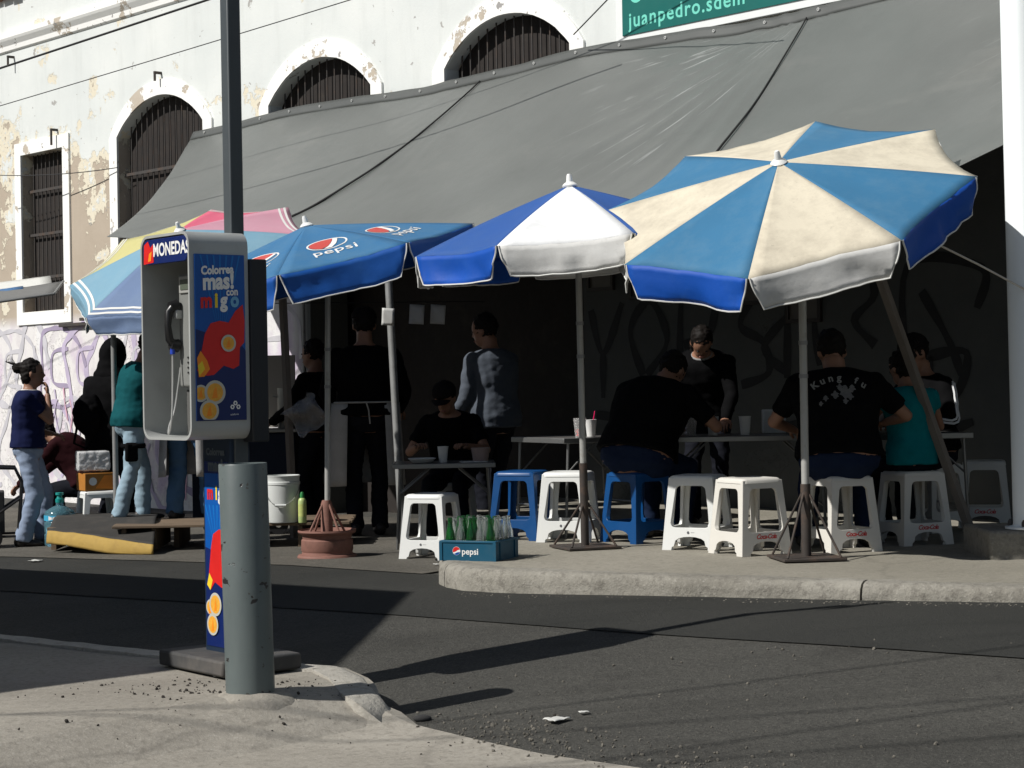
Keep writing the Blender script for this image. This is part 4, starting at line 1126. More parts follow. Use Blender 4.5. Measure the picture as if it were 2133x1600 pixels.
# U4: big cream and blue, tipped towards the street
b4 = walk_at(1680, 1166)
t, hub, j, CM = parasol('striped_parasol', 'large tipped cream and faded blue parasol beside the white post', b4, P(1622, 338, b4.y - 0.12), 1.12, 0.21, tilt_m(13.5, 26), 8, R(246), [CRM, AZU], [WHV, ROYV], 0.195, 3.0, 0.03, flare=0.05)
j = P(1671, 600, b4.y) - b4
pole_parts(t, b4, hub, j, 0.27, 0.023, DRUST, CM @ Vector((0, 0, -0.02)))
plate_base(t, 0.38, R(8), 0.40, DRUST)
MB().tube([P(1935, 500, 11.0), P(2040, 552, 11.1), P(2133, 602, 11.18), P(2150, 612, 11.18)], 0.006, 8).build('guy_rope', M_('pale_rope', (0.5, 0.47, 0.42), 0.9, 0.2)).name
ro = bpy.data.objects['guy_rope']; tag(ro, 'pale guy rope from the tipped parasol to the white post', 'rope')

# U1: faded many-coloured parasol at the left stall
b1 = P(243, 1100, 16.3); b1.z = road_z(b1.x, b1.y) + 0.012
t, hub, j, CM = parasol('faded_parasol', 'faded yellow, pale blue and pink parasol over the far stall', b1, P(374, 479, b1.y), 1.09, 0.29, tilt_m(15, 26), 8, R(216), [GBL, LBL, LBL, MAU, PNK, YEL, YEL, LBL], [GBL, LBL, LBL, MAU, PNK, YEL, YEL, LBL], 0.15, 4.0, 0.10, stripe=(0.90, 0.95))
j = P(236, 690, b1.y) - b1
MB().tube([(0, 0, 0), j], 0.024, 12).build('pole', GREYP, t, True)
MB().tube([j, hub, CM @ Vector((0, 0, -0.02))], 0.018, 12).build('upper_tube', GREYP, t, True)
# ------------------------------------------------------------------ plastic stools
ST_W = M_('white_stool_plastic', (0.74, 0.75, 0.73), 0.38, 0.04, 5, (0.5, 0.47, 0.42), 6, 0.6, 0.8, 0.4)
ST_O = M_('yellowed_stool_plastic', (0.64, 0.62, 0.57), 0.45, 0.06, 5, (0.4, 0.36, 0.31), 5, 0.6, 0.82, 0.5)
ST_B = M_('blue_stool_plastic', (0.003, 0.055, 0.185), 0.38, 0.08, 5)
COKE = M_('stool_print_red', (0.55, 0.03, 0.03), 0.5, 0.1)
LOGO_G = M_('stool_print_grey', (0.10, 0.10, 0.11), 0.5, 0.1)
def stool_meshes(H=0.47, wt=0.145, wb=0.185):
    """seat shell and one side panel (trapezoid with a rounded opening, cross bar and arch between two feet)"""
    th = 0.022
    def half(z): return wb + (wt - wb) * z / H
    L = []
    out = [(-half(0), 0.0), (-half(0) + 0.062, 0.0), (-half(0) + 0.066, 0.02)]
    for k in range(9):                                   # arch between the feet
        a = math.pi * k / 8
        out.append((-math.cos(a) * 0.104, 0.028 + 0.058 * math.sin(a) ** 0.6))
    out += [(half(0) - 0.066, 0.02), (half(0) - 0.062, 0.0), (half(0), 0.0), (half(H), H - 0.012), (-half(H), H - 0.012)]
    hole = []
    for cx, cz, a0 in ((0.068, 0.375, 0), (-0.068, 0.375, 90), (-0.098, 0.175, 180), (0.098, 0.175, 270)):
        for k in range(6):
            a = R(a0 + 18 * k); hole.append((cx + 0.032 * math.cos(a), cz + 0.032 * math.sin(a)))
    mb = MB()
    sl = (wb - wt) / H
    def fn(u, v, d): return (u * (1 - d / wb * 0.9) if abs(u) > 0.12 else u, -(half(v) - d), v)
    mb.prism([out, hole], 0.0, th, fn)
    side = mb
    mb = MB(); e = wt + 0.004
    prof = [(e * 1.0, H - 0.05), (e, H - 0.018), (e - 0.006, H - 0.006), (e - 0.02, H), ]
    vs, fs = [], []
    rings = [(wt + 0.006, H - 0.030, 0.035), (wt + 0.004, H - 0.016, 0.035), (wt - 0.002, H - 0.006, 0.032), (wt - 0.014, H, 0.026), (wt - 0.03, H + 0.001, 0.02), (wt - 0.04, H - 0.003, 0.018), (0.03, H - 0.004, 0.012)]
    n = 0
    for w, z, r in rings:
        pts = rrect(-w, w, -w, w, r, 4); n = len(pts)
        vs += [(p[0], p[1], z) for p in pts]
    for i in range(len(rings) - 1):
        for k in range(n): fs.append((i * n + k, i * n + (k + 1) % n, (i + 1) * n + (k + 1) % n, (i + 1) * n + k))
    fs.append(tuple((len(rings) - 1) * n + k for k in range(n)))
    mb.add(vs, fs)
    return mb, side
SEAT, SIDE = stool_meshes()
SEAT_ME, SIDE_ME = {}, {}
def stool(p, rz, mat, label, logo=None, H=0.47, face=0):
    t = thing('plastic_stool', label, 'stool', p, rz, 'plastic stools at the stalls')
    key = mat.name
    if key not in SEAT_ME: SEAT_ME[key] = SEAT.mesh('seat'); SIDE_ME[key] = SIDE.mesh('side')
    M4 = Matrix.Scale(H / 0.47, 4)
    link('seat', SEAT_ME[key], mat, t, 'all', M=M4)
    for k in range(4):
        o = link('side', SIDE_ME[key], mat, t, bevel=0.004, M=M4 @ Matrix.Rotation(R(90 * k), 4, 'Z'))
        if logo and k == face:
            y = lambda v: -(0.185 - 0.040 * v / 0.47) - 0.0015
            if logo == 'coke': lettering('logo', 'Coca-Cola', 0.040, lambda u, v: (u, y(0.115 + v), 0.115 + v), COKE, o, shear=0.35, bold=0.001, space=0.85)
            else:
                lettering('logo', 'e', 0.030, lambda u, v: (u - 0.012, y(0.115 + v), 0.115 + v), LOGO_G, o, bold=0.002)
                lettering('logo', 'mex', 0.014, lambda u, v: (u + 0.018, y(0.115 + v), 0.115 + v), M_('stool_print_pale', (0.45, 0.45, 0.46), 0.5), o)
    return t
p1 = road_at(901, 1163)
ST = {}
ST['s1'] = stool(p1, R(-22), ST_W, 'bright white plastic stool at road level beside the blue bottle crate', 'e')
ST['s2'] = stool(walk_at(1090, 1122), R(-24), ST_B, 'blue plastic stool behind the bottle crate, under the table end')
ST['s3'] = stool(walk_at(1186, 1126), R(-16), ST_W, 'white plastic stool partly hidden behind the white and blue parasol pole', 'e')
ST['s4'] = stool(walk_at(1330, 1128), R(38), ST_B, 'blue plastic stool under the seated man in black')
ST['s5'] = stool(walk_at(1456, 1142), R(-24), ST_W, 'clean empty white stool in the middle of the sunny pavement', 'e')
ST['s6'] = stool(walk_at(1562, 1153), R(28), ST_O, 'yellowed white stool with red script, nearest to the kerb', 'coke')
ST['s7'] = stool(walk_at(1752, 1147), R(22), ST_O, 'white stool with red script under the man in the black printed shirt', 'coke')
ST['s8'] = stool(walk_at(1903, 1132), R(20), ST_O, 'white stool with red script under the child in teal', 'coke')
ST['s9'] = stool(walk_at(2052, 1096), R(-14), ST_O, 'white stool with red script standing empty beside the white post', 'coke')

# ------------------------------------------------------------------ bottle crate
CRATE = M_('crate_teal_plastic', (0.004, 0.075, 0.135), 0.5, 0.15, 5, (0.05, 0.10, 0.12), 6, 0.55, 0.8, 0.5)
cp_ = walk_at(1000, 1164)
crz = R(-24)
cr = thing('bottle_crate', 'teal blue plastic crate full of empty glass bottles on the kerb corner', 'crate', cp_, crz)
CW, CD, CH = 0.36, 0.34, 0.125
for nm, c, d in (('end_wall', (0, -CD / 2, CH / 2), (CW, 0.012, CH)), ('end_wall', (0, CD / 2, CH / 2), (CW, 0.012, CH)), ('side_wall', (-CW / 2, 0, CH / 2), (0.012, CD - 0.012, CH)), ('side_wall', (CW / 2, 0, CH / 2), (0.012, CD - 0.012, CH)), ('bottom', (0, 0, 0.008), (CW - 0.012, CD - 0.012, 0.01))):
    o = MB().box(c, d).build(nm, CRATE, cr, bevel=0.003)
    if nm == 'end_wall' and c[1] < 0:
        FW = lambda k: (lambda u, v: (u, -CD / 2 - 0.0068 - 0.0004 * k, v))
        r = 0.026; ox, oz = -0.075, 0.062
        patch('logo', [circle2(ox, oz, r, 24)], FW(0), PRW, o)
        patch('logo', [[(ox + r * 0.95 * math.cos(R(a)), oz + r * 0.95 * math.sin(R(a))) for a in range(20, 215, 13)] + [(ox - r * 0.2, oz - r * 0.15), (ox + r * 0.3, oz + r * 0.2)]], FW(1), PRR, o)
        patch('logo', [[(ox + r * 0.95 * math.cos(R(a)), oz + r * 0.95 * math.sin(R(a))) for a in range(228, 350, 13)] + [(ox + r * 0.3, oz - r * 0.3), (ox - r * 0.2, oz - r * 0.5)]], FW(1), SKYB, o)
        lettering('logo', 'pepsi', 0.054, lambda u, v: FW(1)(u + ox + 0.035, v + oz - 0.004), PRW, o, align='LEFT', bold=0.001)
mb = MB()
for c, d in (((0, -CD / 2 - 0.004, CH - 0.008), (CW + 0.02, 0.014, 0.014)), ((0, CD / 2 + 0.004, CH - 0.008), (CW + 0.02, 0.014, 0.014)), ((-CW / 2 - 0.004, 0, CH - 0.0075), (0.014, CD, 0.013)), ((CW / 2 + 0.004, 0, CH - 0.0075), (0.014, CD, 0.013))): mb.box(c, d)
mb.build('rim', CRATE, cr, bevel=0.003)
for sx in (-1, 1):
    for fy in (-0.32, 0.32): MB().box((sx * (CW / 2 + 0.009), fy * CD, CH / 2), (0.008, 0.02, CH - 0.02)).build('rib', CRATE, cr)
for k in (-1, 1):
    MB().box((k * CW / 2, -CD / 2 - 0.006, CH / 2 - 0.004), (0.02, 0.012, CH - 0.012)).build('rib', CRATE, cr)
G_GREEN = M_('green_bottle_glass', (0.08, 0.45, 0.14), 0.06, 0.03, trans=0.92, ior=1.5)
G_CLEAR = M_('clear_bottle_glass', (0.90, 0.95, 0.92), 0.06, 0.02, trans=0.92, ior=1.5)
BPROF = [(0.0, 0.0), (0.026, 0.0), (0.029, 0.006), (0.029, 0.06), (0.026, 0.075), (0.0265, 0.10), (0.029, 0.118), (0.026, 0.15), (0.017, 0.185), (0.0125, 0.21), (0.0125, 0.228), (0.0142, 0.231), (0.0142, 0.243), (0.0115, 0.245), (0.0095, 0.23), (0.010, 0.21), (0.014, 0.185), (0.022, 0.15), (0.0245, 0.118), (0.022, 0.09), (0.0245, 0.06), (0.024, 0.01), (0.0, 0.008)]
gm = {'g': MB().lathe(BPROF, 16).mesh('bottle'), 'c': MB().lathe(BPROF, 16).mesh('bottle')}
lab_me = MB().lathe([(0.0276, 0.085), (0.0276, 0.108)], 16, cap=False).mesh('label')
pattern = ['gcgcgc', 'cggccg', 'gccgcc', 'ggcgcc', 'gcgccg']
CRM4 = cr.matrix_world.copy()
for j in range(5):
    for i in range(5):
        kx, ky = -CW / 2 + 0.042 + i * 0.069, -CD / 2 + 0.04 + j * 0.065
        kind = pattern[j][i]
        o = link('glass_bottle', gm[kind], G_GREEN if kind == 'g' else G_CLEAR, None, 'all', M=CRM4 @ Matrix.Translation((kx, ky, 0.0145)) @ Matrix.Rotation(R(2.5 * math.sin(i * 5 + j * 3)), 4, 'X') @ Matrix.Rotation(i + j, 4, 'Z'))
        tag(o, 'empty green glass bottle standing in the teal crate' if kind == 'g' else 'empty clear glass bottle standing in the teal crate', 'bottle', 'empty bottles in the crate')
        link('label', lab_me, PRW if kind == 'c' else M_('label_cream', (0.55, 0.6, 0.4), 0.5), o)

# ------------------------------------------------------------------ folding tables and what stands on them
TTOP = M_('table_top_laminate', (0.13, 0.125, 0.12), 0.35, 0.1, 4, (0.08, 0.075, 0.07), 3, 0.5, 0.75, 0.5)
TST = M_('table_steel', (0.24, 0.24, 0.235), 0.35, 0.1, 6, metal=0.7)
def table(c, rz, L, W, H, label):
    t = thing('folding_table', label, 'table', c, rz, 'folding tables under the tarpaulin')
    MB().box((0, 0, H - 0.012), (L - 0.02, W - 0.02, 0.02)).build('table_top', TTOP, t, bevel=0.003)
    mb = MB()
    for s in (-1, 1):
        mb.box((0, s * W / 2, H - 0.02), (L + 0.012, 0.012, 0.036)); mb.box((s * L / 2, 0, H - 0.0205), (0.012, W - 0.012, 0.035))
    mb.build('rim', TST, t, bevel=0.003)
    for sx in (-1, 1):
        for sy in (-1, 1):
            lg = MB().tube([(sx * (L / 2 - 0.05), sy * (W / 2 - 0.03), H - 0.04), (sx * (L / 2 - 0.02), sy * (W / 2 - 0.03), 0.0)], 0.011, 10).build('leg', TST, t, True)
            MB().rod((sx * (L / 2 - 0.036), sy * (W / 2 - 0.05), H * 0.62), (sx * (L / 2 - 0.28), sy * (W / 2 - 0.05), H - 0.04), 0.007, 8).build('brace', TST, lg, True)
        MB().rod((sx * (L / 2 - 0.03), -W / 2 + 0.03, H * 0.3), (sx * (L / 2 - 0.03), W / 2 - 0.03, H * 0.3), 0.008, 8).build('stretcher', TST, t, True)
    return t
tp0 = P(925, 962, 15.05); g0 = road_z(tp0.x, tp0.y) + 0.012
T0H = tp0.z - g0
table((tp0.x, tp0.y, g0), R(2), 0.78, 0.6, T0H, 'folding steel table behind the bright white stool at road level')
TA = Vector((0.52, 13.75, SIDEWALK)); table(TA, R(30), 0.8, 0.72, 0.69, 'folding table carrying the red drink cup beside the white and blue parasol')
TB = Vector((1.62, 13.45, SIDEWALK)); table(TB, R(-4), 1.1, 0.7, 0.69, 'long folding table between the two men in black shirts')
TC = Vector((2.62, 13.0, SIDEWALK)); table(TC, R(8), 0.75, 0.7, 0.70, 'folding table in front of the boy in the striped jacket')
FOAM = M_('white_foam_ware', (0.72, 0.72, 0.70), 0.6, 0.03)
CUPM = M_('clear_cup_plastic', (0.85, 0.85, 0.84), 0.15, 0.02, trans=0.75, ior=1.2)
def cup(p, label, h=0.13, r=0.042, mat=None, fill=None, straw=None):
    t = thing('cup', label, 'cup', p, group='cups on the folding tables')
    MB().lathe([(0.0, 0.0), (r * 0.72, 0.0), (r, h - 0.004), (r * 1.05, h), (r * 0.95, h - 0.003), (r * 0.67, 0.006), (0.0, 0.006)], 20).build('cup_wall', mat or FOAM, t, True)
    if fill: MB().lathe([(0.0, 0.008), (r * 0.65, 0.008), (r * 0.76, h * 0.45), (0.0, h * 0.45)], 18).build('drink', fill, t, True)
    if straw: MB().rod((0.0, 0, 0.02), (0.03, 0.0, h + 0.06), 0.0035, 8).build('straw', straw, t)
    return t
def plate(p, label, r=0.11, h=0.035):
    o = MB().lathe([(0.0, 0.0), (r * 0.6, 0.0), (r * 0.72, 0.008), (r, h), (r * 0.98, h + 0.002), (r * 0.68, 0.012), (0.0, 0.008)], 28).build('plate', FOAM, None, True, M=Matrix.Translation(p))
    tag(o, label, 'plate', 'plates on the folding tables'); return o
RED = M_('red_drink', (0.75, 0.03, 0.03), 0.2, 0.05)
PINK = M_('pink_straw_plastic', (0.80, 0.02, 0.14), 0.3, 0.05)
zA = SIDEWALK + 0.69
def on_table(x, D, z): 
    X = P(x, 900, D).x
    return Vector((X, D, z))
cup(on_table(1208, 13.35, zA), 'clear cup of red drink at the table edge behind the parasol pole', 0.135, 0.045, CUPM, RED, PINK)
cup(on_table(1231, 13.55, zA), 'white foam cup beside the cup of red drink', 0.12, 0.04, FOAM, None, PINK)
for i, (x, D, l) in enumerate(((1440, 13.3, 'foam cup by the elbow of the hunched man in black'), (1485, 13.35, 'foam cup in the middle of the long table'), (1552, 13.3, 'foam cup at the far half of the long table'))):
    cup(on_table(x, D, SIDEWALK + 0.69), l, 0.13, 0.042, CUPM if i == 0 else FOAM)
z0_ = g0 + T0H
cup(on_table(922, 14.92, z0_), 'white foam cup in front of the man in a cap', 0.125, 0.042)
plate(on_table(878, 14.9, z0_) , 'white foam plate in front of the man in a cap')
mb = MB(); mb.lathe([(0.0, 0.0), (0.058, 0.0), (0.075, 0.11), (0.071, 0.11), (0.054, 0.008), (0.0, 0.008)], 20)
o = mb.build('napkin_tub', M_('tub_pinkish_plastic', (0.32, 0.24, 0.22), 0.4, 0.1), None, True, M=Matrix.Translation(on_table(1000, 14.95, z0_))); tag(o, 'small pinkish tub at the end of the road level table', 'tub')
o = MB().box((0, 0, 0.004), (0.2, 0.14, 0.006)).build('napkin_sheet', FOAM, None, M=Matrix.Translation(on_table(985, 14.88, z0_)) @ Matrix.Rotation(R(10), 4, 'Z')); tag(o, 'white paper sheet in a patch of sun on the table', 'paper')
plate(Vector((2.42, 12.78, SIDEWALK + 0.70)), 'plate beside the arm of the man in the printed shirt', 0.10)
mb = MB(); mb.box((0, 0, 0.085), (0.16, 0.10, 0.17)); o = mb.build('napkin_box', M_('box_dull_white', (0.42, 0.43, 0.42), 0.6, 0.05), None, bevel=0.008, M=Matrix.Translation(on_table(1612, 13.6, SIDEWALK + 0.69))); tag(o, 'pale upright box at the end of the long table', 'box')
# ------------------------------------------------------------------ people
def to_mesh_blob(mb, voxel, smooth_it=6, disp=0.0, dscale=0.12, seed=0):
    me = mb.mesh('blob')
    ob = bpy.data.objects.new('blob', me); COL.objects.link(ob)
    md = ob.modifiers.new('r', 'REMESH'); md.mode = 'VOXEL'; md.voxel_size = voxel
    ms = ob.modifiers.new('s', 'SMOOTH'); ms.iterations = smooth_it; ms.factor = 0.5
    dg = bpy.context.evaluated_depsgraph_get(); dg.update()
    out = bpy.data.meshes.new_from_object(ob.evaluated_get(dg))
    bpy.data.objects.remove(ob); bpy.data.meshes.remove(me)
    if disp:
        nrm = [v.normal.copy() for v in out.vertices]
        for v, n in zip(out.vertices, nrm):
            p = v.co
            d = noise.noise((p.x / dscale, p.y / dscale, p.z / dscale * 1.7 + seed)) + 0.6 * noise.noise((p.x / dscale * 2.3, p.y / dscale * 2.3, p.z / dscale * 4 + seed))
            v.co = p + n * disp * d
    for p in out.polygons: p.use_smooth = True
    out.materials.clear()
    return out
def ik(a, t, l1, l2, hint):
    a, t, hint = Vector(a), Vector(t), Vector(hint)
    d = t - a; L = min(d.length, (l1 + l2) * 0.999); u = d.normalized()
    x = (l1 * l1 - l2 * l2 + L * L) / (2 * L); h = math.sqrt(max(0, l1 * l1 - x * x))
    w = (hint - u * hint.dot(u)); w = w.normalized() if w.length > 1e-4 else Vector((0, 1, 0))
    return a + u * x + w * h, a + u * L
def loft(mb, rings, seg=18):
    """rings: (centre, right, fwd, half width, half depth)"""
    vs, fs = [], []
    for c, r, f, w, d in rings:
        for k in range(seg):
            a = 2 * math.pi * k / seg
            ca, sa = math.cos(a), math.sin(a)
            vs.append(Vector(c) + r * (w * math.copysign(abs(ca) ** 0.85, ca)) + f * (d * math.copysign(abs(sa) ** 0.9, sa)))
    n = len(rings)
    for i in range(n - 1):
        for k in range(seg):
            k2 = (k + 1) % seg
            fs.append((i * seg + k, i * seg + k2, (i + 1) * seg + k2, (i + 1) * seg + k))
    fs.append(tuple(range(seg))); fs.append(tuple((n - 1) * seg + k for k in range(seg)))
    mb.add(vs, fs)
def capsule(mb, a, b, ra, rb_, seg=12):
    a, b = Vector(a), Vector(b)
    mb.tube([a, a.lerp(b, 0.33), a.lerp(b, 0.66), b], [ra, ra * 0.72 + rb_ * 0.28, ra * 0.36 + rb_ * 0.64, rb_], seg)
    mb.ell(a, (ra, ra, ra), seg=12, rings=8); mb.ell(b, (rb_, rb_, rb_), seg=12, rings=8)
SKIN = M_('skin_brown', (0.29, 0.15, 0.095), 0.5, 0.08, 12)
HAIRM = M_('black_hair', (0.010, 0.008, 0.007), 0.6, 0.3, 40, bmp=0.4, bscale=90, spec=0.15)
SHOE = M_('dark_shoe', (0.02, 0.018, 0.017), 0.5, 0.2)
def cloth_mat(name, col, rough=0.85): return M_(name, col, rough, 0.15, 7, tuple(c * 0.7 for c in col), 9, 0.5, 0.75, 0.6, bmp=0.25, bscale=30, bdist=0.01, spec=0.06)
def person(label, loc, face, H=1.7, bulk=1.0, pelvis=None, lean=0.0, side=0.0, twist=0.0, head=(0, 0), hands=None, feet=None, elbow=None, knees=None,
           shirt=None, sleeve=1.0, trousers=None, hair='short', cap=None, apron=None, group='people at the food stalls', hem=0.0, shoes=SHOE, collar=None, cheap=False, baggy=1.0):
    k = H / 1.7
    t = thing('person', label, 'person', loc, face, group)
    pv = Vector(pelvis) if pelvis else Vector((0, 0, 0.90 * k))
    X = Vector((1, 0, 0))
    def spine(d):                                       # point and frame at distance d (m at k=1) above the pelvis
        n = 12; p = pv.copy(); L = 0.0
        q = max(0.0, d)
        ang = 0.0
        for i in range(n):
            f = (i + 0.5) / n * q / 0.55
            ang = lean * (0.55 + 0.6 * f)
            sd = side * f
            p = p + Vector((math.sin(sd), math.sin(ang) * math.cos(sd), math.cos(ang) * math.cos(sd))) * (q * k / n)
        if d < 0: ang = lean * 0.3; p = pv + Vector((0, math.sin(ang), math.cos(ang))) * d * k
        fw = Vector((0, math.cos(ang), -math.sin(ang)))
        a = twist * max(0, d) / 0.5
        r = Vector((math.cos(a), math.sin(a), 0)); fw = fw * math.cos(a) - X * math.sin(a) * math.cos(ang)
        return p, r, fw
    B = [(-0.13, 0.085, 0.075), (-0.06, 0.155, 0.108), (0.0, 0.168, 0.118), (0.08, 0.158, 0.108), (0.17, 0.142, 0.098), (0.27, 0.155, 0.108), (0.36, 0.172, 0.116), (0.44, 0.178, 0.105), (0.49, 0.150, 0.085), (0.525, 0.085, 0.065), (0.55, 0.056, 0.056), (0.62, 0.053, 0.055)]
    def torso(mb, g, lo=-0.2, hi=0.7, flare=0.0):
        rings = []
        for d, w, dp in B:
            if lo <= d <= hi:
                p, r, f = spine(d)
                bk = bulk if d < 0.5 else 1 + (bulk - 1) * 0.3
                rings.append((p, r, f, (w * bk + g) * k, (dp * (bk + (bk - 1) * 0.6 * (1 if d < 0.3 else 0)) + g) * k))
        loft(mb, rings)
    sh = []
    for s in (-1, 1):
        p, r, f = spine(0.445); sh.append(p + r * s * 0.178 * (1 + (bulk - 1) * 0.6) * k)
    hip = [pv + X * s * 0.088 * k + Vector((0, 0, -0.04 * k)) for s in (-1, 1)]
    nk, nr, nf = spine(0.575)
    # head frame
    hp_, hy_ = R(head[0]), R(head[1])
    base_f = Vector((0, math.cos(lean * 0.35), -math.sin(lean * 0.35)))
    HM = Matrix.Rotation(twist, 3, 'Z') @ Matrix.Rotation(hy_, 3, 'Z') @ Matrix.Rotation(-hp_ - lean * 0.35, 3, 'X')
    hc = nk + Vector((0, 0.02 * k, 0)) + (HM @ Vector((0, 0.012, 0.105))) * k
    HX = Matrix.Translation(hc) @ HM.to_4x4() @ Matrix.Scale(k * 1.08, 4)
    hands = hands or [(-0.23, 0.05, 0.80), (0.23, 0.05, 0.80)]
    feet = feet or [(-0.10, 0.0, 0.0), (0.11, 0.02, 0.0)]
    elbow = elbow or [(-0.4, -1, 0), (0.4, -1, 0)]
    knees = knees or [(-0.1, 1, 0), (0.1, 1, 0)]
    arms, legs = [], []
    for i in (0, 1):
        e, w = ik(sh[i], Vector(hands[i]) * 1.0, 0.285 * k, 0.255 * k, elbow[i]); arms.append((sh[i], e, w))
        an = Vector(feet[i]) + Vector((0, 0, 0.085 * k))
        kn, an2 = ik(hip[i], an, 0.402 * k, 0.395 * k, knees[i]); legs.append((hip[i], kn, an2))
    vox = 0.016 if cheap else 0.012
    mb = MB()
    torso(mb, 0.0)
    for a, e, w in arms: capsule(mb, a, e, 0.050 * k * (1 + (bulk - 1) * 0.5), 0.037 * k); capsule(mb, e, w, 0.040 * k, 0.026 * k)
    for h, kn, an in legs: capsule(mb, h, kn, 0.078 * k * (1 + (bulk - 1) * 0.6), 0.05 * k); capsule(mb, kn, an, 0.052 * k, 0.034 * k)
    mb.ell((0, 0, 0.02), (0.073, 0.092, 0.098), HX); mb.ell((0, 0.024, -0.055), (0.055, 0.062, 0.062), HX)
    mb.add([(-0.014, 0.085, -0.03), (0.014, 0.085, -0.03), (0, 0.118, -0.028), (0, 0.086, 0.022), (0, 0.07, -0.012)], [(0, 1, 2), (0, 2, 3), (1, 3, 2), (0, 4, 1), (0, 3, 4), (1, 4, 3)], HX)
    mb.ell((0, 0.088, -0.022), (0.012, 0.022, 0.014), HX, 8, 6)
    for s in (-1, 1): mb.ell((s * 0.074, -0.005, -0.008), (0.012, 0.02, 0.03), HX, 8, 6)
    me = to_mesh_blob(mb, vox, 4)
    # hands are added finger by finger so that they stay apart
    hb = MB()
    for i, (a, e, w) in enumerate(arms):
        d = (w - e).normalized()
        sgn = -1 if i == 0 else 1
        ref = Vector((0, 0, 1)) if abs(d.z) < 0.8 else Vector((0, 1, 0))
        s1 = d.cross(ref).normalized(); n1 = s1.cross(d)
        hb.ell((0, 0, 0), (0.040 * k, 0.017 * k, 0.050 * k), Matrix.Translation(w + d * 0.045 * k) @ Matrix((s1, n1, d)).transposed().to_4x4(), 12, 8)
        for j, (o, l) in enumerate(((-0.030, 0.062), (-0.010, 0.074), (0.011, 0.068), (0.030, 0.052))):
            p0 = w + (d * 0.085 + s1 * o) * k; p1 = p0 + (d * 0.6 - n1 * 0.35) * l * 0.55 * k; p2 = p1 + (d * 0.25 - n1 * 0.8) * l * 0.5 * k
            hb.tube([p0 - d * 0.02 * k, p0, p1, p2], [0.0095 * k, 0.0095 * k, 0.0088 * k, 0.0068 * k], 8)
        q = w + (d * 0.03 + s1 * sgn * 0.036) * k
        hb.tube([q, q + (d * 0.03 + s1 * sgn * 0.018 - n1 * 0.012) * k, q + (d * 0.058 + s1 * sgn * 0.014 - n1 * 0.03) * k], [0.012 * k, 0.0105 * k, 0.008 * k], 8)
    bm = bmesh.new(); bm.from_mesh(me); hm = hb.mesh('hands'); bm.from_mesh(hm); bm.to_mesh(me); bm.free(); bpy.data.meshes.remove(hm)
    for p in me.polygons: p.use_smooth = True
    link('body', me, SKIN, t)
    for s in (-1, 1):
        MB().ell((s * 0.030, 0.083, 0.004), (0.011, 0.006, 0.006), HX, 8, 6).build('eye', BLACKPL, t, True)
    MB().ell((0, 0.084, -0.062), (0.022, 0.007, 0.007), HX, 10, 6).build('lips', M_('lip_tone', (0.26, 0.10, 0.08), 0.5), t, True)
    seed = loc[0] * 3.7
    if trousers:
        mb = MB(); torso(mb, 0.007, -0.2, 0.07)
        for h, kn, an in legs:
            capsule(mb, h, kn, 0.092 * k * (1 + (bulk - 1) * 0.6), 0.066 * k * baggy); 
            mb.tube([kn, kn.lerp(an, 0.5), an + Vector((0, 0, -0.035 * k))], [0.068 * k * baggy, 0.066 * k * baggy, 0.064 * k * baggy], 14); mb.ell(kn, (0.067 * k * baggy,) * 3)
        link('trousers', to_mesh_blob(mb, vox, 5, 0.010, 0.13, seed), trousers, t)
    if shirt:
        mb = MB(); torso(mb, 0.030, -0.02 - hem, 0.53)
        if hem > 0.05:
            p, r, f = spine(-0.02)
            loft(mb, [(pv + Vector((0, 0, -hem * k)), X, Vector((0, 1, 0)), 0.20 * bulk * k, 0.15 * bulk * k), (p, r, f, 0.185 * bulk * k, 0.135 * bulk * k)])
        for a, e, w in arms:
            g = 0.014
            if sleeve >= 1: capsule(mb, a, e, (0.052 * (1 + (bulk - 1) * 0.5) + g) * k, (0.042 + g) * k); capsule(mb, e, e.lerp(w, 0.93), (0.043 + g) * k, (0.032 + g * 0.8) * k)
            elif sleeve > 0: mb.tube([a, a.lerp(e, sleeve)], [(0.054 * (1 + (bulk - 1) * 0.5) + g) * k, (0.050 + g) * k], 14); mb.ell(a, ((0.056 * (1 + (bulk - 1) * 0.5) + g) * k,) * 3)
            else: mb.ell(a, (0.045 * k,) * 3)
        link('shirt', to_mesh_blob(mb, vox, 5, 0.008, 0.15, seed + 3), shirt, t)
        if collar:
            p, r, f = spine(0.525); pts = [p + r * 0.078 * k * math.cos(a) + f * 0.072 * k * math.sin(a) for a in [2 * math.pi * i / 16 for i in range(17)]]
            MB().tube(pts, 0.009 * k, 8).build('collar', collar, t, True)
    for h, kn, an in legs:
        M4 = Matrix.Translation((an.x, an.y, an.z - 0.085 * k))
        mb = MB(); mb.ell((0, -0.02 * k, 0.045 * k), (0.045 * k, 0.065 * k, 0.055 * k), M4); mb.ell((0, 0.10 * k, 0.032 * k), (0.048 * k, 0.105 * k, 0.036 * k), M4)
        mb.v = [(x, y, max(z, an.z - 0.085 * k + 0.002)) for x, y, z in mb.v]
        mb.build('shoe', shoes, t, 'all')
    if hair == 'hood':
        mb = MB(); mb.ell((0, -0.02, 0.015), (0.105, 0.118, 0.135), HX); mb.ell((0, -0.03, -0.10), (0.115, 0.105, 0.10), HX); mb.ell((0, -0.03, -0.17), (0.15, 0.11, 0.09), HX)
        link('hood', to_mesh_blob(mb, 0.014, 14, 0.006, 0.1, seed), shirt, t)
    elif hair:
        mb = MB(); mb.ell((0, -0.016, 0.035), (0.083, 0.096, 0.100), HX)
        if hair in ('bun', 'long'): mb.ell((0, -0.045, -0.02), (0.075, 0.060, 0.085), HX)
        if hair == 'bun': mb.ell((0, -0.125, 0.055), (0.048, 0.045, 0.045), HX)
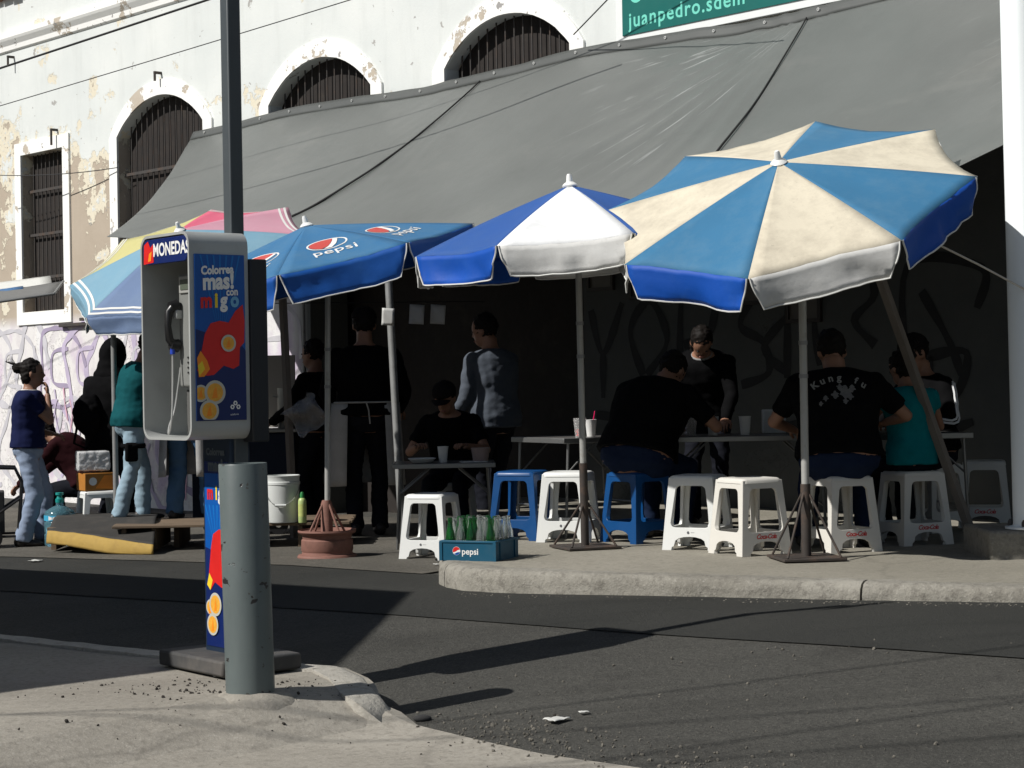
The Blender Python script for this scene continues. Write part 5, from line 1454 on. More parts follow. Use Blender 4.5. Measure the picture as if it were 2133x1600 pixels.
        if hair == 'long': mb.ell((0, -0.07, -0.13), (0.075, 0.045, 0.13), HX)
        hm_ = to_mesh_blob(mb, 0.010, 3, 0.011, 0.035, seed)
        inv = HX.inverted()
        bm = bmesh.new(); bm.from_mesh(hm_)
        dele = [v for v in bm.verts if (lambda q: q.y > 0.045 and q.z < 0.062)(inv @ v.co)]
        bmesh.ops.delete(bm, geom=dele, context='VERTS'); bm.to_mesh(hm_); bm.free()
        link('hair', hm_, HAIRM, t)
        if hair == 'bun':
            for j in range(7):
                a = 0.6 * j - 1.8
                MB().tube([HX @ Vector((0.02 * math.sin(j * 2.0), -0.13, 0.07)), HX @ Vector((0.04 * math.sin(a), -0.155 - 0.01 * j % 3, 0.115)), HX @ Vector((0.06 * math.sin(a), -0.17, 0.14 + 0.01 * (j % 3)))], [0.004, 0.003, 0.001], 5).build('hair_strand', HAIRM, t)
    if cap:
        mb = MB(); vs = []
        mb.grid(lambda u, v: Vector((0.09 * math.cos(u * 2 * math.pi) * math.cos(v * 1.55), -0.006 + 0.104 * math.sin(u * 2 * math.pi) * math.cos(v * 1.55), 0.048 + 0.085 * math.sin(v * 1.55))), 24, 8, M=HX)
        mb.build('cap', cap, t, 'all', solid=0.004)
        mb = MB(); mb.grid(lambda u, v: Vector(((u - 0.5) * 0.15 * (1 - 0.35 * v * v), 0.075 + 0.03 * (1 - (2 * u - 1) ** 2) + 0.065 * v * (1 - 0.4 * (2 * u - 1) ** 2), 0.05 - 0.014 * v - 0.02 * (2 * u - 1) ** 2)), 12, 5, M=HX)
        mb.build('cap_brim', cap, t, 'all', solid=0.004)
    if apron:
        mb = MB()
        def ap(u, v):
            a = R(-58) + u * R(296)
            w = 0.205 + 0.03 * v; d = 0.15 + 0.03 * v
            return pv + Vector((w * math.cos(a) * bulk * k, d * math.sin(a) * bulk * k + 0.01, (0.10 - 0.62 * v) * k + 0.03 * noise.noise((u * 3, v, 1))))
        mb.grid(ap, 24, 10); mb.build('apron', apron[0], t, 'all', solid=0.004)
        MB().tube([pv + Vector((0.2 * math.cos(a) * bulk * k, 0.148 * math.sin(a) * bulk * k, 0.10 * k)) for a in [R(200 + 14 * i) for i in range(11)]], 0.008, 6).build('apron_tie', apron[0], t)
        MB().tube([pv + Vector((0.0, -0.155 * bulk * k, 0.10 * k)), pv + Vector((0.02, -0.18 * bulk, 0.04 * k)), pv + Vector((0.03, -0.17 * bulk, -0.06 * k))], 0.007, 6).build('apron_tie', apron[0], t)
    t['_k'] = k
    return t, spine, HX, arms, legs, pv
def gz(p, zf): return Vector((p[0], p[1], zf(p[0], p[1]) if callable(zf) else zf))
NAVYT = cloth_mat('navy_tee', (0.012, 0.016, 0.055)); JEAN_L = cloth_mat('pale_denim', (0.25, 0.31, 0.42)); JEAN_G = cloth_mat('washed_denim', (0.27, 0.37, 0.44)); JEAN_D = cloth_mat('blue_denim', (0.075, 0.15, 0.26))
BLK = cloth_mat('black_cloth', (0.0045, 0.0045, 0.005)); MAROON = cloth_mat('dark_maroon_cloth', (0.028, 0.008, 0.010)); TEALJ = cloth_mat('dark_teal_jacket', (0.008, 0.075, 0.085)); DARKT = cloth_mat('dark_trousers', (0.012, 0.013, 0.018))
GREYS = cloth_mat('grey_blue_shirt', (0.085, 0.098, 0.12)); TEALT = cloth_mat('teal_tee', (0.005, 0.17, 0.19)); CAPG = cloth_mat('grey_cap', (0.05, 0.055, 0.055)); CAPB = cloth_mat('dark_cap', (0.014, 0.012, 0.012)); APW = cloth_mat('white_apron', (0.42, 0.42, 0.41)); DJEAN = cloth_mat('dark_jeans', (0.012, 0.02, 0.045)); WHITEC = cloth_mat('white_cotton', (0.7, 0.7, 0.68))
STRIPE = M_('jacket_stripe_white', (0.66, 0.67, 0.68), 0.7, 0.05)

# woman in navy with her hand at her mouth (facing right)
wp = road_at(62, 1140); wh = (1143 - 757) / FPX * wp.y
k_ = wh / 1.7
person('woman in navy tee and pale jeans standing with a hand at her mouth', wp + Vector((0, 0, 0.012)), R(-84), wh, 1.10, head=(-4, 0), lean=R(3),
       hands=[(-0.16 * k_, 0.20 * k_, 1.02 * k_), (0.05 * k_, 0.19 * k_, 1.385 * k_)], elbow=[(-0.3, -1, -0.3), (0.5, -0.1, -1)], feet=[(-0.10, 0.10, 0), (0.10, -0.04, 0)],
       shirt=NAVYT, sleeve=0.62, trousers=JEAN_L, hair='bun', hem=0.03, collar=WHITEC, baggy=1.25)
# people at the far stall
def stall_z(X, Y): return road_z(X, Y) + 0.2
p2 = P(150, 1060, 17.4); p2.z = road_z(p2.x, p2.y) + 0.012
person('person in dark maroon bending low behind the water jug', p2, R(80), 1.6, 1.25, pelvis=(0, -0.18, 0.52), lean=R(48), head=(25, 0), hands=[(-0.12, 0.5, 0.45), (0.12, 0.52, 0.45)], feet=[(-0.12, 0.12, 0), (0.13, 0.16, 0)],
       shirt=MAROON, trousers=DARKT, hair='bun', cheap=True)
p3 = P(236, 1080, 17.0); p3.z = road_z(p3.x, p3.y) + 0.012
person('person in a black hooded jacket standing behind the parasol pole', p3, R(-25), 1.76, 1.25, head=(10, 0), hands=[(-0.2, 0.25, 1.0), (0.2, 0.25, 1.0)], shirt=BLK, trousers=DARKT, hair='hood', hem=0.12, cheap=True)
mb = MB(); mb.ell((0, 0, 0), (0.14, 0.10, 0.19))
o = link('backpack', to_mesh_blob(mb, 0.014, 3, 0.012, 0.1, 2), BLK, None, M=Matrix.Translation(p3 + Vector((-0.17, -0.16, 1.12)))); tag(o, 'black backpack hanging on the hooded person', 'backpack')
MB().tube([(-0.1, 0, -0.1), (-0.13, 0, -0.25), (-0.02, 0.0, -0.3), (0.05, 0, -0.18)], 0.012, 6).build('strap', BLK, o)
p4 = P(278, 1085, 16.15); p4.z = road_z(p4.x, p4.y) + 0.215
h4 = CAMZ + (813 - 690) / FPX * 16.15 - p4.z
tt = person('person in a dark teal jacket and washed jeans on the wooden platform', p4, R(-60), h4, 1.2, lean=R(14), head=(12, 0), hands=[(-0.2, 0.4, 0.95), (0.2, 0.42, 0.95)], feet=[(-0.10, 0.12, 0), (0.10, -0.16, 0)], shirt=TEALJ, trousers=JEAN_G, hair='short', cap=CAPG, hem=0.05, baggy=1.1)
l4 = tt[4][1]; q = l4[0].lerp(l4[1], 0.45)
mb = MB(); mb.box((0.07, -0.04, -0.05), (0.05, 0.11, 0.16)); o = mb.build('thigh_bag', BLK, None, bevel=0.02, M=tt[0].matrix_world @ Matrix.Translation(q)); tag(o, 'black pouch strapped to the thigh of the person in washed jeans', 'pouch')
MB().lathe([(0.098, -0.02), (0.104, 0), (0.098, 0.02)], 18, cap=False).build('strap', BLK, o, True, solid=0.006)
p5 = P(392, 1085, 16.2); p5.z = road_z(p5.x, p5.y) + 0.215
person('person in blue jeans on the platform, mostly hidden by the phone booth', p5, R(-10), 1.66, 1.1, hands=[(-0.2, 0.3, 1.0), (0.2, 0.3, 1.0)], feet=[(-0.12, 0.0, 0), (0.16, 0.10, 0)], shirt=DARKT, trousers=JEAN_D, hair='short', baggy=1.2, cheap=True, apron=(APW, 'front'))
# cooks in the dark
p6 = P(765, 1060, 16.7); p6.z = road_z(p6.x, p6.y) + 0.012
person('cook in black with a white apron tied behind, back turned', p6, R(6), CAMZ + (806 - 645) / FPX * 16.7 - p6.z, 1.25, hands=[(-0.3, 0.25, 1.08), (0.3, 0.25, 1.08)], shirt=BLK, trousers=DARKT, hair='short', apron=(APW, 'front'), cap=CAPB)
p6b = P(662, 1060, 17.2); p6b.z = road_z(p6b.x, p6b.y) + 0.012
person('cook in dark clothes working at the steel cart', p6b, R(60), 1.72, 1.1, hands=[(-0.2, 0.35, 1.0), (0.2, 0.35, 1.0)], shirt=BLK, trousers=DARKT, hair='short', cheap=True)
p8 = P(1035, 1060, 16.4); p8.z = road_z(p8.x, p8.y) + 0.012
person('standing person in a loose grey shirt, back turned, among the shaded tables', p8, R(42), CAMZ + (801 - 655) / FPX * 16.4 - p8.z, 1.15, lean=R(6), head=(8, 25), hands=[(-0.22, 0.28, 0.98), (0.2, 0.28, 0.98)], shirt=GREYS, trousers=DARKT, hair='short', hem=0.08)
# man in a cap eating at the road level table
p7 = P(945, 1040, 15.75); p7.z = road_z(p7.x, p7.y) + 0.012
person('man in a patterned cap eating at the road level table', p7, R(170), 1.7, 1.1, pelvis=(0, -0.05, 0.54), lean=R(24), head=(22, -8), hands=[(-0.2, 0.44, 0.78), (0.19, 0.42, 0.78)], feet=[(-0.13, 0.34, 0), (0.13, 0.32, 0)], shirt=BLK, sleeve=0.7, trousers=DARKT, hair='short', cap=CAPB)
stool(p7 + Vector((0, 0.05, 0)), R(10), ST_O, 'stool under the man in a patterned cap')
# hunched man in black on the blue stool
p9 = walk_at(1330, 1128)
person('large hunched man in black seated on the blue stool', p9, R(-38), 1.78, 1.45, pelvis=(0, 0.0, 0.575), lean=R(40), head=(30, 0), hands=[(-0.16, 0.62, 0.76), (0.22, 0.60, 0.78)], elbow=[(-0.8, -0.2, -0.5), (0.9, -0.3, -0.6)], feet=[(-0.16, 0.36, 0), (0.16, 0.30, 0)], shirt=BLK, sleeve=0.75, trousers=DJEAN, hair='short', shoes=M_('grey_shoe', (0.10, 0.095, 0.09), 0.6, 0.2))
p10 = Vector((P(1475, 900, 14.3).x, 14.3, SIDEWALK))
person('woman in black with a pale collar standing behind the long table', p10, R(165), 1.58, 1.15, lean=R(34), head=(42, 14), hands=[(-0.2, 0.45, 0.80), (0.2, 0.35, 0.85)], shirt=BLK, trousers=DARKT, hair='long', collar=M_('pale_trim', (0.25, 0.25, 0.25), 0.7))
# man in the printed shirt
p11 = walk_at(1752, 1147)
tt = person('man in a black printed tee seated with his back to the street', p11, R(-4), 1.8, 1.42, pelvis=(0, 0.0, 0.575), lean=R(22), head=(25, 10), hands=[(-0.24, 0.50, 0.74), (0.34, 0.48, 0.78)], elbow=[(-1, -0.2, -0.6), (1, -0.2, -0.6)], feet=[(-0.2, 0.3, 0), (0.2, 0.3, 0)], shirt=BLK, sleeve=0.72, trousers=DJEAN, hair='short')
t11, sp11, k11 = tt[0], tt[1], 1.8 / 1.7
PRT = M_('shirt_print_grey', (0.22, 0.22, 0.21), 0.7, 0.2)
sh_ob = [c for c in t11.children if c.name.startswith('shirt')][0]
from mathutils.bvhtree import BVHTree
bv = BVHTree.FromPolygons([v.co for v in sh_ob.data.vertices], [tuple(p.vertices) for p in sh_ob.data.polygons])
def on_back(u, v):
    p, r, f = sp11(0.30 + v / k11)
    o = p + r * u - f * 0.6
    h = bv.ray_cast(o, f)
    return (h[0] - f * 0.004) if h[0] is not None else p - f * 0.17
def arc_text(txt, rad, z0, size):
    n = len(txt)
    for i, ch in enumerate(txt):
        if ch == ' ': continue
        a = (i - (n - 1) / 2) * size * 0.85 / rad
        lettering('shirt_lettering', ch, size, lambda u, v, a=a: on_back(rad * math.sin(a) + u * math.cos(a) + v * math.sin(a), z0 + rad * (math.cos(a) - 1) - u * math.sin(a) + v * math.cos(a)), PRT, sh_ob, bold=0.002)
arc_text('Kung fu', 0.30, 0.13, 0.062)
for cx, cy, r in ((0.03, 0.04, 0.035), (-0.03, 0.02, 0.022), (0.06, 0.01, 0.02), (0.0, 0.07, 0.018), (0.075, 0.06, 0.02), (-0.09, 0.0, 0.016), (-0.12, -0.03, 0.012), (0.03, -0.02, 0.016)):
    pts = [(cx + r * (1 + 0.35 * math.sin(5 * a + cx * 40)) * math.cos(a), cy + r * (1 + 0.3 * math.cos(4 * a)) * math.sin(a)) for a in [2 * math.pi * i / 18 for i in range(18)]]
    patch('shirt_print', [pts], on_back, M_('shirt_print_dim', (0.13, 0.13, 0.13), 0.7, 0.4, 60), sh_ob)
# child in teal
p12 = walk_at(1903, 1132)
person('child in a teal sleeveless top seated with back to the street', p12, R(16), 1.45, 1.05, pelvis=(0, 0.0, 0.56), lean=R(8), head=(18, 12), hands=[(-0.2, 0.34, 0.74), (0.2, 0.34, 0.74)], feet=[(-0.1, 0.3, 0.05), (0.1, 0.3, 0.05)], shirt=TEALT, sleeve=0.35, trousers=DARKT, hair='bun', hem=0.06)
# boy in the striped jacket
p13 = Vector((P(1942, 900, 13.35).x, 13.35, SIDEWALK))
tt = person('person in a cap and black jacket with white sleeve stripes beside the graffiti', p13, R(120), 1.72, 1.12, pelvis=(0, 0.0, 0.56), lean=R(10), head=(16, 0), hands=[(-0.2, 0.36, 0.74), (0.2, 0.36, 0.70)], elbow=[(-0.8, -0.6, -0.3), (0.8, -0.6, -0.3)], feet=[(-0.12, 0.34, 0), (0.12, 0.34, 0)], shirt=BLK, trousers=DARKT, hair='short', cap=CAPB)
stool(p13, R(30), ST_O, 'stool under the person in the striped jacket')
sj = [c for c in tt[0].children if c.name.startswith('shirt')][0]
bvj = BVHTree.FromPolygons([v.co for v in sj.data.vertices], [tuple(p.vertices) for p in sj.data.polygons])
for ai in (0, 1):
    a, e, w = tt[3][ai]
    out = Vector((-1 if ai == 0 else 1, -0.45, 0.25)).normalized()
    for off in (-0.02, 0.02):
        pts = []
        for i in range(25):
            f = i / 24
            c = a.lerp(e, f / 0.55) if f < 0.55 else e.lerp(w, (f - 0.55) / 0.48)
            dd = (e - a).normalized().lerp((w - e).normalized(), smooth(0.4, 0.7, f)).normalized()
            o_ = (out - dd * out.dot(dd)).normalized(); s_ = dd.cross(o_)
            q = c + o_ * 0.09 + s_ * off
            h = bvj.find_nearest(q)
            pts.append(h[0] + h[1] * 0.003)
        MB().tube(pts, 0.008, 6).build('sleeve_stripe', STRIPE, tt[0], True)
# ------------------------------------------------------------------ far left stall: platform, mat, jug, boxes, cart
WOODB = M_('platform_board', (0.16, 0.115, 0.075), 0.85, 0.2, 6, (0.07, 0.055, 0.04), 4, 0.45, 0.7, 0.7, stretch=(0.3, 1, 1), bmp=0.3)
c0 = road_at(480, 1146); zr = road_z(c0.x, c0.y) + 0.012
plat = thing('wooden_platform', 'low wooden platform of boards under the stall customers', 'platform', (c0.x, c0.y + 0.35, zr), R(2))
for i in range(6):
    MB().box((0.0, -0.32 + 0.15 * i, 0.19), (1.9 + 0.03 * (i % 2), 0.14, 0.022)).build('board', WOODB, plat, bevel=0.004, M=Matrix.Rotation(R(0.3 * math.sin(i * 3)), 4, 'Z'))
for x in (-0.86, -0.62, 0.1, 0.55, 0.9): MB().box((x, 0.05, 0.088), (0.035, 0.82, 0.176)).build('bearer', WOODB, plat, bevel=0.003)
# second platform part further left, under the customers
pl2 = thing('wooden_platform', 'wooden platform partly covered by the black mat with a yellow edge', 'platform', (P(255, 1120, 16.1).x, 16.1, zr - 0.01), R(2))
for i in range(5): MB().box((0.0, -0.3 + 0.15 * i, 0.172), (1.1, 0.14, 0.022)).build('board', WOODB, pl2, bevel=0.004)
for x in (-0.5, 0, 0.5): MB().box((x, 0.0, 0.08), (0.04, 0.72, 0.16)).build('bearer', WOODB, pl2)
# mat: rubber sheet whose yellow front edge hangs over and curls
MATB = M_('black_rubber_mat', (0.035, 0.033, 0.03), 0.85, 0.2, 8, (0.07, 0.06, 0.05), 4, 0.5, 0.7, 0.6)
MATY = M_('yellow_mat_edge', (0.38, 0.25, 0.06), 0.8, 0.15, 14, (0.27, 0.17, 0.05), 10, 0.5, 0.72, 0.6, bmp=0.4, bscale=60)
A = [(100, 1106, 15.62), (155, 1110, 15.45), (230, 1122, 15.25), (290, 1131, 15.12), (320, 1135, 15.05)]
Bt = [(98, 1132, 15.6), (150, 1138, 15.42), (225, 1153, 15.22), (290, 1158, 15.1), (319, 1156, 15.04)]
Cb = [(128, 1092, 16.6), (170, 1093, 16.6), (235, 1095, 16.55), (290, 1099, 16.5), (330, 1100, 16.45)]
def lerp_list(L, u):
    x = u * (len(L) - 1); i = min(int(x), len(L) - 2); t_ = x - i
    return P(*[L[i][j] * (1 - t_) + L[i + 1][j] * t_ for j in range(3)])
mt = thing('rubber_mat', 'black rubber mat with a curling yellow edge spread over the platform', 'mat')
def zfix(p): return Vector((p.x, p.y, max(p.z, road_z(p.x, p.y) + 0.014)))
def top_mat(u, v):
    a_, c_ = lerp_list(A, u), lerp_list(Cb, u)
    p = a_.lerp(c_, v); f_ = smooth(0, 0.5, v)
    p.z = a_.z * (1 - f_) + (zr + 0.228) * f_
    return p
MB().grid(top_mat, 24, 12).build('sheet', MATB, mt, 'all', solid=0.012)
def edge_mat(u, v):
    p = lerp_list(A, u).lerp(lerp_list(Bt, u), v); p.y -= 0.012 * math.sin(v * math.pi) + 0.004; p.z += 0.006 * noise.noise((u * 9, v * 2, 0)); return zfix(p)
MB().grid(edge_mat, 28, 6).build('yellow_edge', MATY, mt, 'all', solid=0.012)

# water jug
jp = P(125, 1095, 16.45); jp.z = road_z(jp.x, jp.y) + 0.014
JUG = M_('blue_jug_plastic', (0.25, 0.55, 0.68), 0.12, 0.03, trans=0.8, ior=1.25)
jg = thing('water_jug', 'translucent blue water jug with a teal cap beside the woman in navy', 'jug', jp)
prof = [(0.0, 0.0), (0.115, 0.0), (0.13, 0.015), (0.132, 0.10), (0.126, 0.11), (0.132, 0.12), (0.132, 0.20), (0.126, 0.21), (0.132, 0.22), (0.132, 0.27), (0.118, 0.30), (0.06, 0.335), (0.032, 0.345), (0.03, 0.38)]
MB().lathe(prof, 32).build('jug_body', JUG, jg, True)
MB().lathe([(0.034, 0.37), (0.036, 0.40), (0.026, 0.405), (0.02, 0.43), (0.034, 0.435), (0.034, 0.455), (0.0, 0.457)], 20).build('jug_cap', M_('teal_cap', (0.01, 0.26, 0.24), 0.4, 0.05), jg, True)
mb = MB(); mb.grid(lambda u, v: (0.134 * math.cos(R(200 + 110 * u)), 0.134 * math.sin(R(200 + 110 * u)), 0.22 + 0.045 * v), 16, 1); lb = mb.build('jug_label', M_('label_sky', (0.05, 0.35, 0.55), 0.4, 0.1), jg, 'all')
for s in (-1, 1): patch('jug_print', [[(R(255) + s * 0.02, 0.23), (R(255) + s * 0.28, 0.225), (R(255) + s * 0.28, 0.26), (R(255) + s * 0.02, 0.25)]], lambda u, v: (0.1355 * math.cos(u), 0.1355 * math.sin(u), v), PRW, lb)
# stool with boxes
sp = P(205, 1093, 16.6); sp.z = road_z(sp.x, sp.y) + 0.014
stool(sp, R(25), ST_W, 'white stool carrying the orange carton at the far stall', None, 0.46)
CART = M_('orange_carton', (0.42, 0.17, 0.025), 0.6, 0.2, 8, (0.25, 0.12, 0.03), 6, 0.5, 0.7, 0.6)
bx = thing('orange_carton', 'orange printed carton on the white stool', 'carton', sp + Vector((0.0, 0, 0.462)), R(30))
MB().box((0, 0, 0.075), (0.30, 0.24, 0.15)).build('carton_body', CART, bx, bevel=0.004)
patch('print', [circle2(-0.08, 0.08, 0.035, 14)], lambda u, v: (u, -0.1212, v), PRW, bx)
patch('print', [[(-0.06, 0.02), (0.13, 0.01), (0.13, 0.13), (0.02, 0.13)]], lambda u, v: (u, -0.1215, v), PRO, bx)
FILM = M_('plastic_film', (0.85, 0.86, 0.86), 0.18, 0.03, trans=0.35, bmp=0.6, bscale=14, bdist=0.03)
mb = MB(); mb.box((0, 0, 0.09), (0.27, 0.22, 0.17)); 
me_ = to_mesh_blob(mb, 0.012, 2, 0.006, 0.05, 4); o = link('wrapped_parcel', me_, FILM, None, M=Matrix.Translation(sp + Vector((-0.04, 0.0, 0.625))) @ Matrix.Rotation(R(20), 4, 'Z')); tag(o, 'shiny parcel wrapped in clear film on top of the orange carton', 'parcel')
# white carrier bags between the customers
def soft_bag(p, sz, mat, label, name='plastic_bag', seed=1, rot=0.0):
    mb = MB(); mb.ell((0, 0, sz[2] / 2), (sz[0] / 2, sz[1] / 2, sz[2] / 2)); mb.box((0, 0, sz[2] * 0.45), (sz[0] * 0.7, sz[1] * 0.6, sz[2] * 0.7))
    mb.tube([(0, 0, sz[2] * 0.8), (0.01, 0, sz[2] * 1.15)], [sz[0] * 0.2, 0.01], 8)
    me = to_mesh_blob(mb, 0.014, 5, 0.012 * sz[0] / 0.2, 0.09, seed)
    o = link(name, me, mat, None, M=Matrix.Translation(p) @ Matrix.Rotation(rot, 4, 'Y')); tag(o, label, 'bag'); return o
BAGW = M_('white_bag_film', (0.66, 0.66, 0.65), 0.4, 0.05)
# bucket and bottle on the platform
zb_ = zr + 0.205
bk = P(586, 1104, 15.35); bk.z = zb_ - 0.004
bkt = thing('bucket', 'white plastic bucket with a wire handle on the platform end', 'bucket', (bk.x, bk.y + 0.12, zb_))
BKW = M_('white_bucket_plastic', (0.62, 0.64, 0.62), 0.45, 0.05, 5, (0.4, 0.39, 0.36), 5, 0.55, 0.8, 0.5)
MB().lathe([(0.0, 0.0), (0.118, 0.0), (0.122, 0.008), (0.137, 0.30), (0.142, 0.305), (0.142, 0.325), (0.137, 0.33), (0.139, 0.37), (0.143, 0.375), (0.138, 0.378), (0.13, 0.30), (0.115, 0.01), (0.0, 0.008)], 36).build('bucket_wall', BKW, bkt, True)
MB().tube([(0.14 * math.cos(a), -0.02 - 0.13 * math.sin(a) * 0.95, 0.30 - 0.16 * math.sin(a)) for a in [math.pi * i / 14 for i in range(15)]], 0.003, 6).build('handle', GREYP, bkt)
MB().rod((-0.045, -0.148, 0.142), (0.045, -0.148, 0.142), 0.011, 10).build('grip', BKW, bkt)
bo = thing('lotion_bottle', 'pale green squeeze bottle with a darker cap on the platform', 'bottle', (P(629, 1100, 15.3).x, 15.35, zb_))
MB().lathe([(0.0, 0.0), (0.03, 0.0), (0.033, 0.006), (0.033, 0.17), (0.028, 0.19), (0.016, 0.20)], 20).build('bottle_body', M_('pale_green_plastic', (0.42, 0.52, 0.20), 0.4, 0.15, 20), bo, True)
MB().lathe([(0.018, 0.198), (0.018, 0.225), (0.011, 0.245), (0.0, 0.247)], 14).build('bottle_cap', M_('green_cap', (0.03, 0.22, 0.06), 0.4, 0.05), bo, True)
MB().lathe([(0.0336, 0.05), (0.0336, 0.15)], 20, cap=False).build('bottle_label', M_('label_yellow_green', (0.45, 0.50, 0.16), 0.5, 0.35, 30), bo)
# steel food cart with a dark skirt, pot and shelf
INOX = M_('dull_stainless', (0.36, 0.36, 0.34), 0.4, 0.1, 3, (0.2, 0.18, 0.15), 3, 0.5, 0.7, 0.5, metal=0.6)
cpos = Vector((P(560, 900, 17.3).x, 17.3, road_z(-2.1, 17.3) + 0.012))
ct = thing('food_cart', 'steel food cart with a dark blue skirt behind the tall grey post', 'food cart', cpos, R(-6))
MB().box((-0.2, 0.1, 0.93), (1.0, 0.6, 0.03)).build('counter', INOX, ct, bevel=0.004)
MB().box((-0.2, 0.1, 0.52), (0.94, 0.54, 0.78)).build('skirt', M_('dark_blue_skirt', (0.006, 0.012, 0.03), 0.7, 0.3, 6), ct, bevel=0.01)
MB().box((-0.25, 0.34, 1.28), (0.85, 0.02, 0.66)).build('splash_panel', M_('pale_panel', (0.33, 0.31, 0.28), 0.5, 0.15, 3), ct, bevel=0.004)
for x in (-0.66, 0.26): MB().rod((x, 0.36, 0.9), (x, 0.36, 2.1), 0.014, 10).build('post', GREYP, ct)
for x in (-0.5, 0.1):
    MB().lathe([(0.09, 0.0), (0.09, 0.02), (0.03, 0.02), (0.03, 0.0)], 18, Matrix.Translation((x, -0.1, 0.09)) @ Matrix.Rotation(R(90), 4, 'X'), cap=False).build('wheel', BLACKPL, ct)
pt = thing('steel_pot', 'tall steel pot standing on the food cart', 'pot', cpos + Vector((0.18, -0.02, 0.945)))
MB().lathe([(0.0, 0.0), (0.09, 0.0), (0.095, 0.01), (0.095, 0.36), (0.10, 0.365), (0.092, 0.362), (0.09, 0.012), (0.0, 0.01)], 28).build('pot_wall', INOX, pt, True)
for s in (-1, 1): MB().tube([(s * 0.095, -0.03, 0.28), (s * 0.13, -0.03, 0.29), (s * 0.13, 0.03, 0.29), (s * 0.095, 0.03, 0.28)], 0.006, 8).build('handle', INOX, pt)
# clear bag hung on the prop
CLB = M_('clear_bag_film', (0.30, 0.31, 0.33), 0.25, 0.05, bmp=0.8, bscale=12, bdist=0.04, alpha=0.45)
b_ = P(640, 905, 16.1)
mb = MB()
def bagf(u, v):
    return Vector(((u - v) * 0.19 + 0.03 * math.sin(v * 5), 0.05 * math.sin(u * 7 + v * 4), 0.36 - (u + v) * 0.19 + 0.03 * math.sin(u * 6)))
mb.grid(bagf, 18, 18)
for q in range(len(mb.v)):
    x, y, z = mb.v[q]; mb.v[q] = (x + 0.02 * noise.noise((x * 12, z * 12, 7)), y + 0.06 * noise.noise((x * 14, z * 14, 2)), z + 0.02 * noise.noise((x * 13, z * 13, 5)))
o = mb.build('clear_bag', CLB, None, 'all', M=Matrix.Translation(b_), solid=0.002); tag(o, 'crumpled clear plastic bag hanging on the pale tarpaulin prop', 'bag')
# black hand cart at the picture edge
hc_ = P(8, 1125, 16.6); hc_.z = road_z(hc_.x, hc_.y) + 0.012
tr = thing('hand_cart', 'black metal hand cart at the edge behind the woman in navy', 'cart', hc_, R(15))
for y in (-0.2, 0.2):
    MB().tube([(-0.35, y, 0.1), (0.12, y, 0.1), (0.16, y, 0.55), (0.10, y, 0.68), (-0.1, y, 0.69)], 0.014, 8).build('frame', BLACKPL, tr, True)
    MB().rod((-0.3, y, 0.12), (0.14, y, 0.42), 0.011, 8).build('brace', BLACKPL, tr)
    MB().lathe([(0.09, -0.02), (0.09, 0.02), (0.03, 0.02), (0.03, -0.02)], 18, Matrix.Translation((-0.1, y * 1.15, 0.09)) @ Matrix.Rotation(R(90), 4, 'X'), cap=False).build('wheel', BLACKPL, tr)
MB().box((-0.2, 0, 0.30), (0.42, 0.36, 0.36)).build('crate_box', M_('cart_box_dark', (0.02, 0.02, 0.021), 0.6, 0.3), tr, bevel=0.01)
# awning of the next stall
AWG = M_('awning_grey', (0.15, 0.15, 0.145), 0.6, 0.12, 2); AWB = M_('awning_blue', (0.03, 0.15, 0.36), 0.6, 0.15, 2); AWW = M_('awning_white', (0.66, 0.66, 0.62), 0.6, 0.08, 2)
aw = thing('stall_awning', 'grey awning with a white and blue sheet on top at the next stall', 'awning')
def quadp(a, b, c, d): return lambda u, v: (a.lerp(b, u)).lerp(d.lerp(c, u), v) + Vector((0, 0, 0.012 * noise.noise((u * 5, v * 4, 1))))
MB().grid(quadp(P(-420, 690, 18.6), P(113, 612, 19.6), P(132, 586, 21.6), P(-420, 672, 21.2)), 20, 6).build('sheet', AWG, aw, 'all', solid=0.006)
MB().grid(quadp(P(-420, 672, 21.15), P(108, 592, 21.5), P(105, 575, 22.6), P(-420, 640, 22.6)), 20, 5).build('white_sheet', AWW, aw, 'all', solid=0.006)
MB().grid(quadp(P(-420, 677, 21.05), P(48, 603, 21.2), P(48, 596, 21.6), P(-420, 666, 21.5)), 14, 3).build('blue_sheet', AWB, aw, 'all', solid=0.006)
for a, b in ((P(-420, 690, 18.6), P(113, 612, 19.6)), (P(113, 612, 19.6), P(132, 586, 21.6))): MB().rod(a, b, 0.014, 8).build('frame_bar', GREYP, aw)
a = P(-120, 640, 18.95); MB().rod((a.x, a.y, road_z(a.x, a.y)), a, 0.018, 8).build('post', GREYP, aw)

# ------------------------------------------------------------------ papers and frames on the shaded wall
PAPER = M_('paper_white', (0.55, 0.55, 0.53), 0.7, 0.05); FRAME = M_('dark_frame', (0.03, 0.022, 0.018), 0.5, 0.2)
for x, y, D, w, h, l in ((808, 660, 15.75, 0.10, 0.14, 'paper notice taped to the grey tarpaulin prop'), (868, 655, 16.9, 0.13, 0.17, 'brighter paper notice hanging right of the prop'), (912, 655, 17.0, 0.13, 0.17, 'dim paper notice beside the brighter one')):
    o = MB().grid(lambda u, v: (w * (u - 0.5), 0.012 * math.sin(u * 3 + v * 5), h * (v - 0.5)), 5, 6).build('paper_notice', PAPER, None, 'all', solid=0.002, M=Matrix.Translation(P(x, y, D)) @ Matrix.Rotation(R(4), 4, 'Y')); tag(o, l, 'notice', 'papers hanging at the stall')
pole('notice_line', P(560, 632, 16.9), P(1010, 628, 17.3), 0.004, ROPE, 'thin line strung between the props holding paper notices', 'line')
